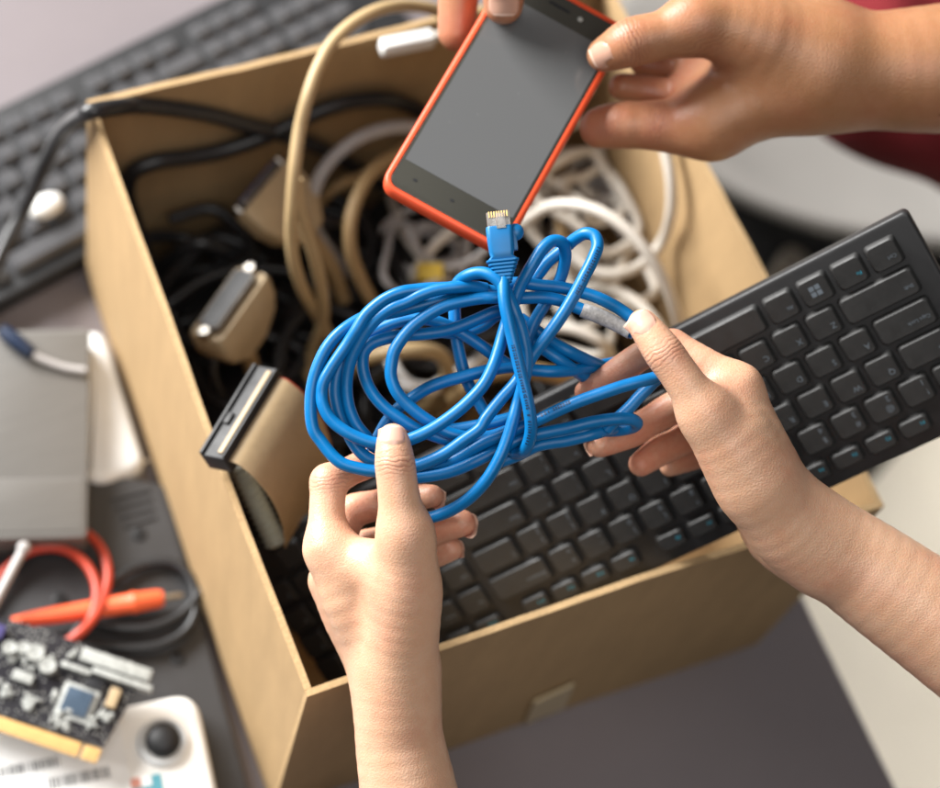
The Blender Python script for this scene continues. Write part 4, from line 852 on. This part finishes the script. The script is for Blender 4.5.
# white device with rubber stick
wd = thing('white_device', 'white plastic device with a black thumb stick and barcode stickers', 'white device', (*PZ(100, 760, 0)[:2], zt))
zw = .040
mb = MB(); poly_slab(mb, poly([(-60,742),(196,690),(224,820),(-40,890)], zw), zt+.0006, zw, .016, .005); obj('shell', mb, 'white', wd, angle=50)
c = PZ(163, 742, zw); mb = MB(); mb.slab([[c + X*(r_*math.cos(a_*math.pi/16)) + Y*(r_*math.sin(a_*math.pi/16)) + Z*z_ for a_ in range(32)] for r_, z_ in ((.0150, -.002), (.0148, .0012), (.0140, .0034), (.0130, .0040), (.0122, .0034), (.0120, .001))], cap1=False); obj('collar', mb, 'white2', wd, angle=40)
mb = MB(); mb.ball(c+Z*.004, (.0104, .0104, .0066), n=24, h=14); obj('thumb_stick', mb, 'dark', wd)
e_a = PZ(60, 762, zw)-PZ(0, 774, zw); e_a /= np.linalg.norm(e_a); e_b = np.cross(Z, e_a)
mb = MB(); c = PZ(38, 792, zw); mb.slab([[c + e_a*x + e_b*y + Z*z_ for x, y in rrect(.052, .034, .002, 3)] for z_ in (.0002, .0005)]); st = obj('sticker', mb, 'paper', wd, smooth=False)
mb = MB(); rb_ = np.random.default_rng(9)
for (x0, y0), ln, ht_ in (((-22, 777), .046, .0030), ((48, 784), .036, .0034)):
    b0_ = PZ(x0, y0, zw+.0006); s_ = 0
    while s_ < ln:
        w_ = rb_.choice([.0005, .0008, .0012]); mb.add([b0_+e_a*s_-e_b*ht_+Z*.0001, b0_+e_a*(s_+w_)-e_b*ht_+Z*.0001, b0_+e_a*(s_+w_)+e_b*ht_+Z*.0001, b0_+e_a*s_+e_b*ht_+Z*.0001], [(0, 1, 2, 3)]); s_ += w_+rb_.choice([.0006, .0009, .0012])
obj('barcode', mb, 'ink', st, smooth=False)
mb = MB(); c = PZ(147, 786, zw); k_ = 0
for i in range(3):
    for j in range(2):
        p_ = c + e_a*(.006*(i-1)) + e_b*(.006*(j-.5)) + Z*.0003; mb.slab([[p_ + e_a*x + e_b*y + Z*z_ for x, y in rrect(.0029, .0029, .0004, 2)] for z_ in (0, .0004)], [0, 1, 0, 2, 0, 0][k_] if [0, 1, 0, 2, 0, 0][k_] < 2 else 2); k_ += 1
obj('hologram_sticker', mb, ['hblue', 'hred', 'paper'], wd, smooth=False)
# circuit card
zc = .060
cc_ = thing('circuit_card', 'black circuit card with pale components and a gold edge connector', 'circuit card', (*PZ(50, 700, 0)[:2], zc-.002))
e1_ = PZ(102, 748, zc)-PZ(0, 714, zc); e1_ /= np.linalg.norm(e1_); e2_ = np.cross(Z, e1_)
def CPt(px, py, dz=0): return PZ(px, py, zc) + Z*dz
mb = MB(); poly_slab(mb, poly([(-70,600),(28,624),(150,668),(103,747),(0,713),(-70,690)], zc), zc-.0018, zc, .0015, .0003); obj('board', mb, 'pcb', cc_, angle=30)
mb = MB(); poly_slab(mb, poly([(-70,694),(0,716),(82,743),(77,757),(0,731),(-70,708)], zc-.0005), zc-.0018, zc-.0004, .0008, .0002); poly_slab(mb, poly([(85,744.5),(102,749.5),(96,763),(80,758)], zc-.0005), zc-.0018, zc-.0004, .0008, .0002); obj('edge_connector', mb, 'tan', cc_, angle=30)
def comp(name, px, py, hx_, hy_, hz_, m, rot=0, bev=.0004):
    c_ = CPt(px, py, hz_); a_ = math.radians(rot); ux = e1_*math.cos(a_)+e2_*math.sin(a_); mb = MB(); mb.box(c_, ux, np.cross(Z, ux), Z, hx_, hy_, hz_, bev); return obj(name, mb, m, cc_)
comp('chip_carrier', 77, 703, .0105, .0105, .0006, 'smd'); comp('chip', 77, 703, .0078, .0078, .0014, 'chip')
comp('chip', 96, 684, .0052, .0040, .0012, 'chip_b'); comp('header', 116, 668, .021, .0038, .0035, 'smd'); comp('header', 122, 682, .018, .0018, .0030, 'smd')
comp('header', 76, 670, .009, .0016, .0022, 'smd'); comp('crystal', 113, 699, .0030, .0060, .0016, 'hood'); comp('crystal', 23, 678, .006, .003, .0016, 'smd')
rc_ = np.random.default_rng(21)
for (cx_, cy_), nn_, sp in (((30,660), 22, 15), ((46,665), 14, 9), ((6,690), 14, 9), ((29,703), 16, 9), ((62,722), 16, 10), ((105,716), 14, 9), ((55,695), 6, 6), ((90,725), 6, 7), ((70,652), 4, 6), ((8,660), 5, 8)):
    for _ in range(nn_):
        px_, py_ = cx_+rc_.normal(0, sp*.5), cy_+rc_.normal(0, sp*.42); comp('capacitor', px_, py_, rc_.uniform(.0007, .0022), rc_.uniform(.0006, .0013), rc_.uniform(.0006, .0016), 'smd', rc_.choice([0, 90]), .0002)
for px_, py_, rr2 in ((36,655,.0052), (48,668,.0050), (24,650,.004), (10,650,.0042)):
    c_ = CPt(px_, py_); mb = MB(); mb.slab([[c_ + X*(r_*math.cos(a_*math.pi/10)) + Y*(r_*math.sin(a_*math.pi/10)) + Z*z_ for a_ in range(20)] for r_, z_ in ((rr2, 0), (rr2, .005), (rr2*.9, .0055), (rr2*.7, .0052))]); obj('electrolytic_capacitor', mb, 'smd', cc_, angle=40)
comp('audio_jack', -4, 633, .005, .004, .003, 'purple')
# ------------------------------------------------------------------ light
W = bpy.data.worlds.new('World'); S.world = W; W.use_nodes = True
W.node_tree.nodes['Background'].inputs[0].default_value = (.92, .96, 1.0, 1); W.node_tree.nodes['Background'].inputs[1].default_value = .085
def area(name, loc, to, sx_, sy_, power, col):
    l_ = bpy.data.lights.new(name, 'AREA'); l_.shape = 'RECTANGLE'; l_.size = sx_; l_.size_y = sy_; l_.energy = power; l_.color = col
    o = bpy.data.objects.new(name, l_); COL.objects.link(o); o.location = loc; d_ = Vector(to)-Vector(loc); o.rotation_euler = d_.to_track_quat('-Z', 'Y').to_euler(); return o
area('window_light', (-1.1, 1.95, 1.35), (.12, .15, .1), 1.7, 1.1, 265, (1.0, .99, .97))
area('fill_light', (-.25, -.75, 2.2), (.15, .1, .1), 1.4, 1.4, 24, (1.0, .975, .945))  # added fill from the camera side, not a known lamp
lo = area('fill_light', (1.5, .15, 2.3), (1.5, .15, -.74), .8, .8, 8, (1.0, .97, .93)); lo.data.spread = math.radians(42)  # added downlight that brightens the floor past the table
S.view_settings.view_transform = 'Standard'; S.view_settings.look = 'None'; S.view_settings.exposure = 0; S.view_settings.gamma = 1
S.render.engine = 'CYCLES'; S.cycles.use_denoising = True; S.cycles.max_bounces = 6; S.cycles.transmission_bounces = 6
S.cycles.sample_clamp_indirect = 4; S.cycles.caustics_reflective = False; S.cycles.caustics_refractive = False
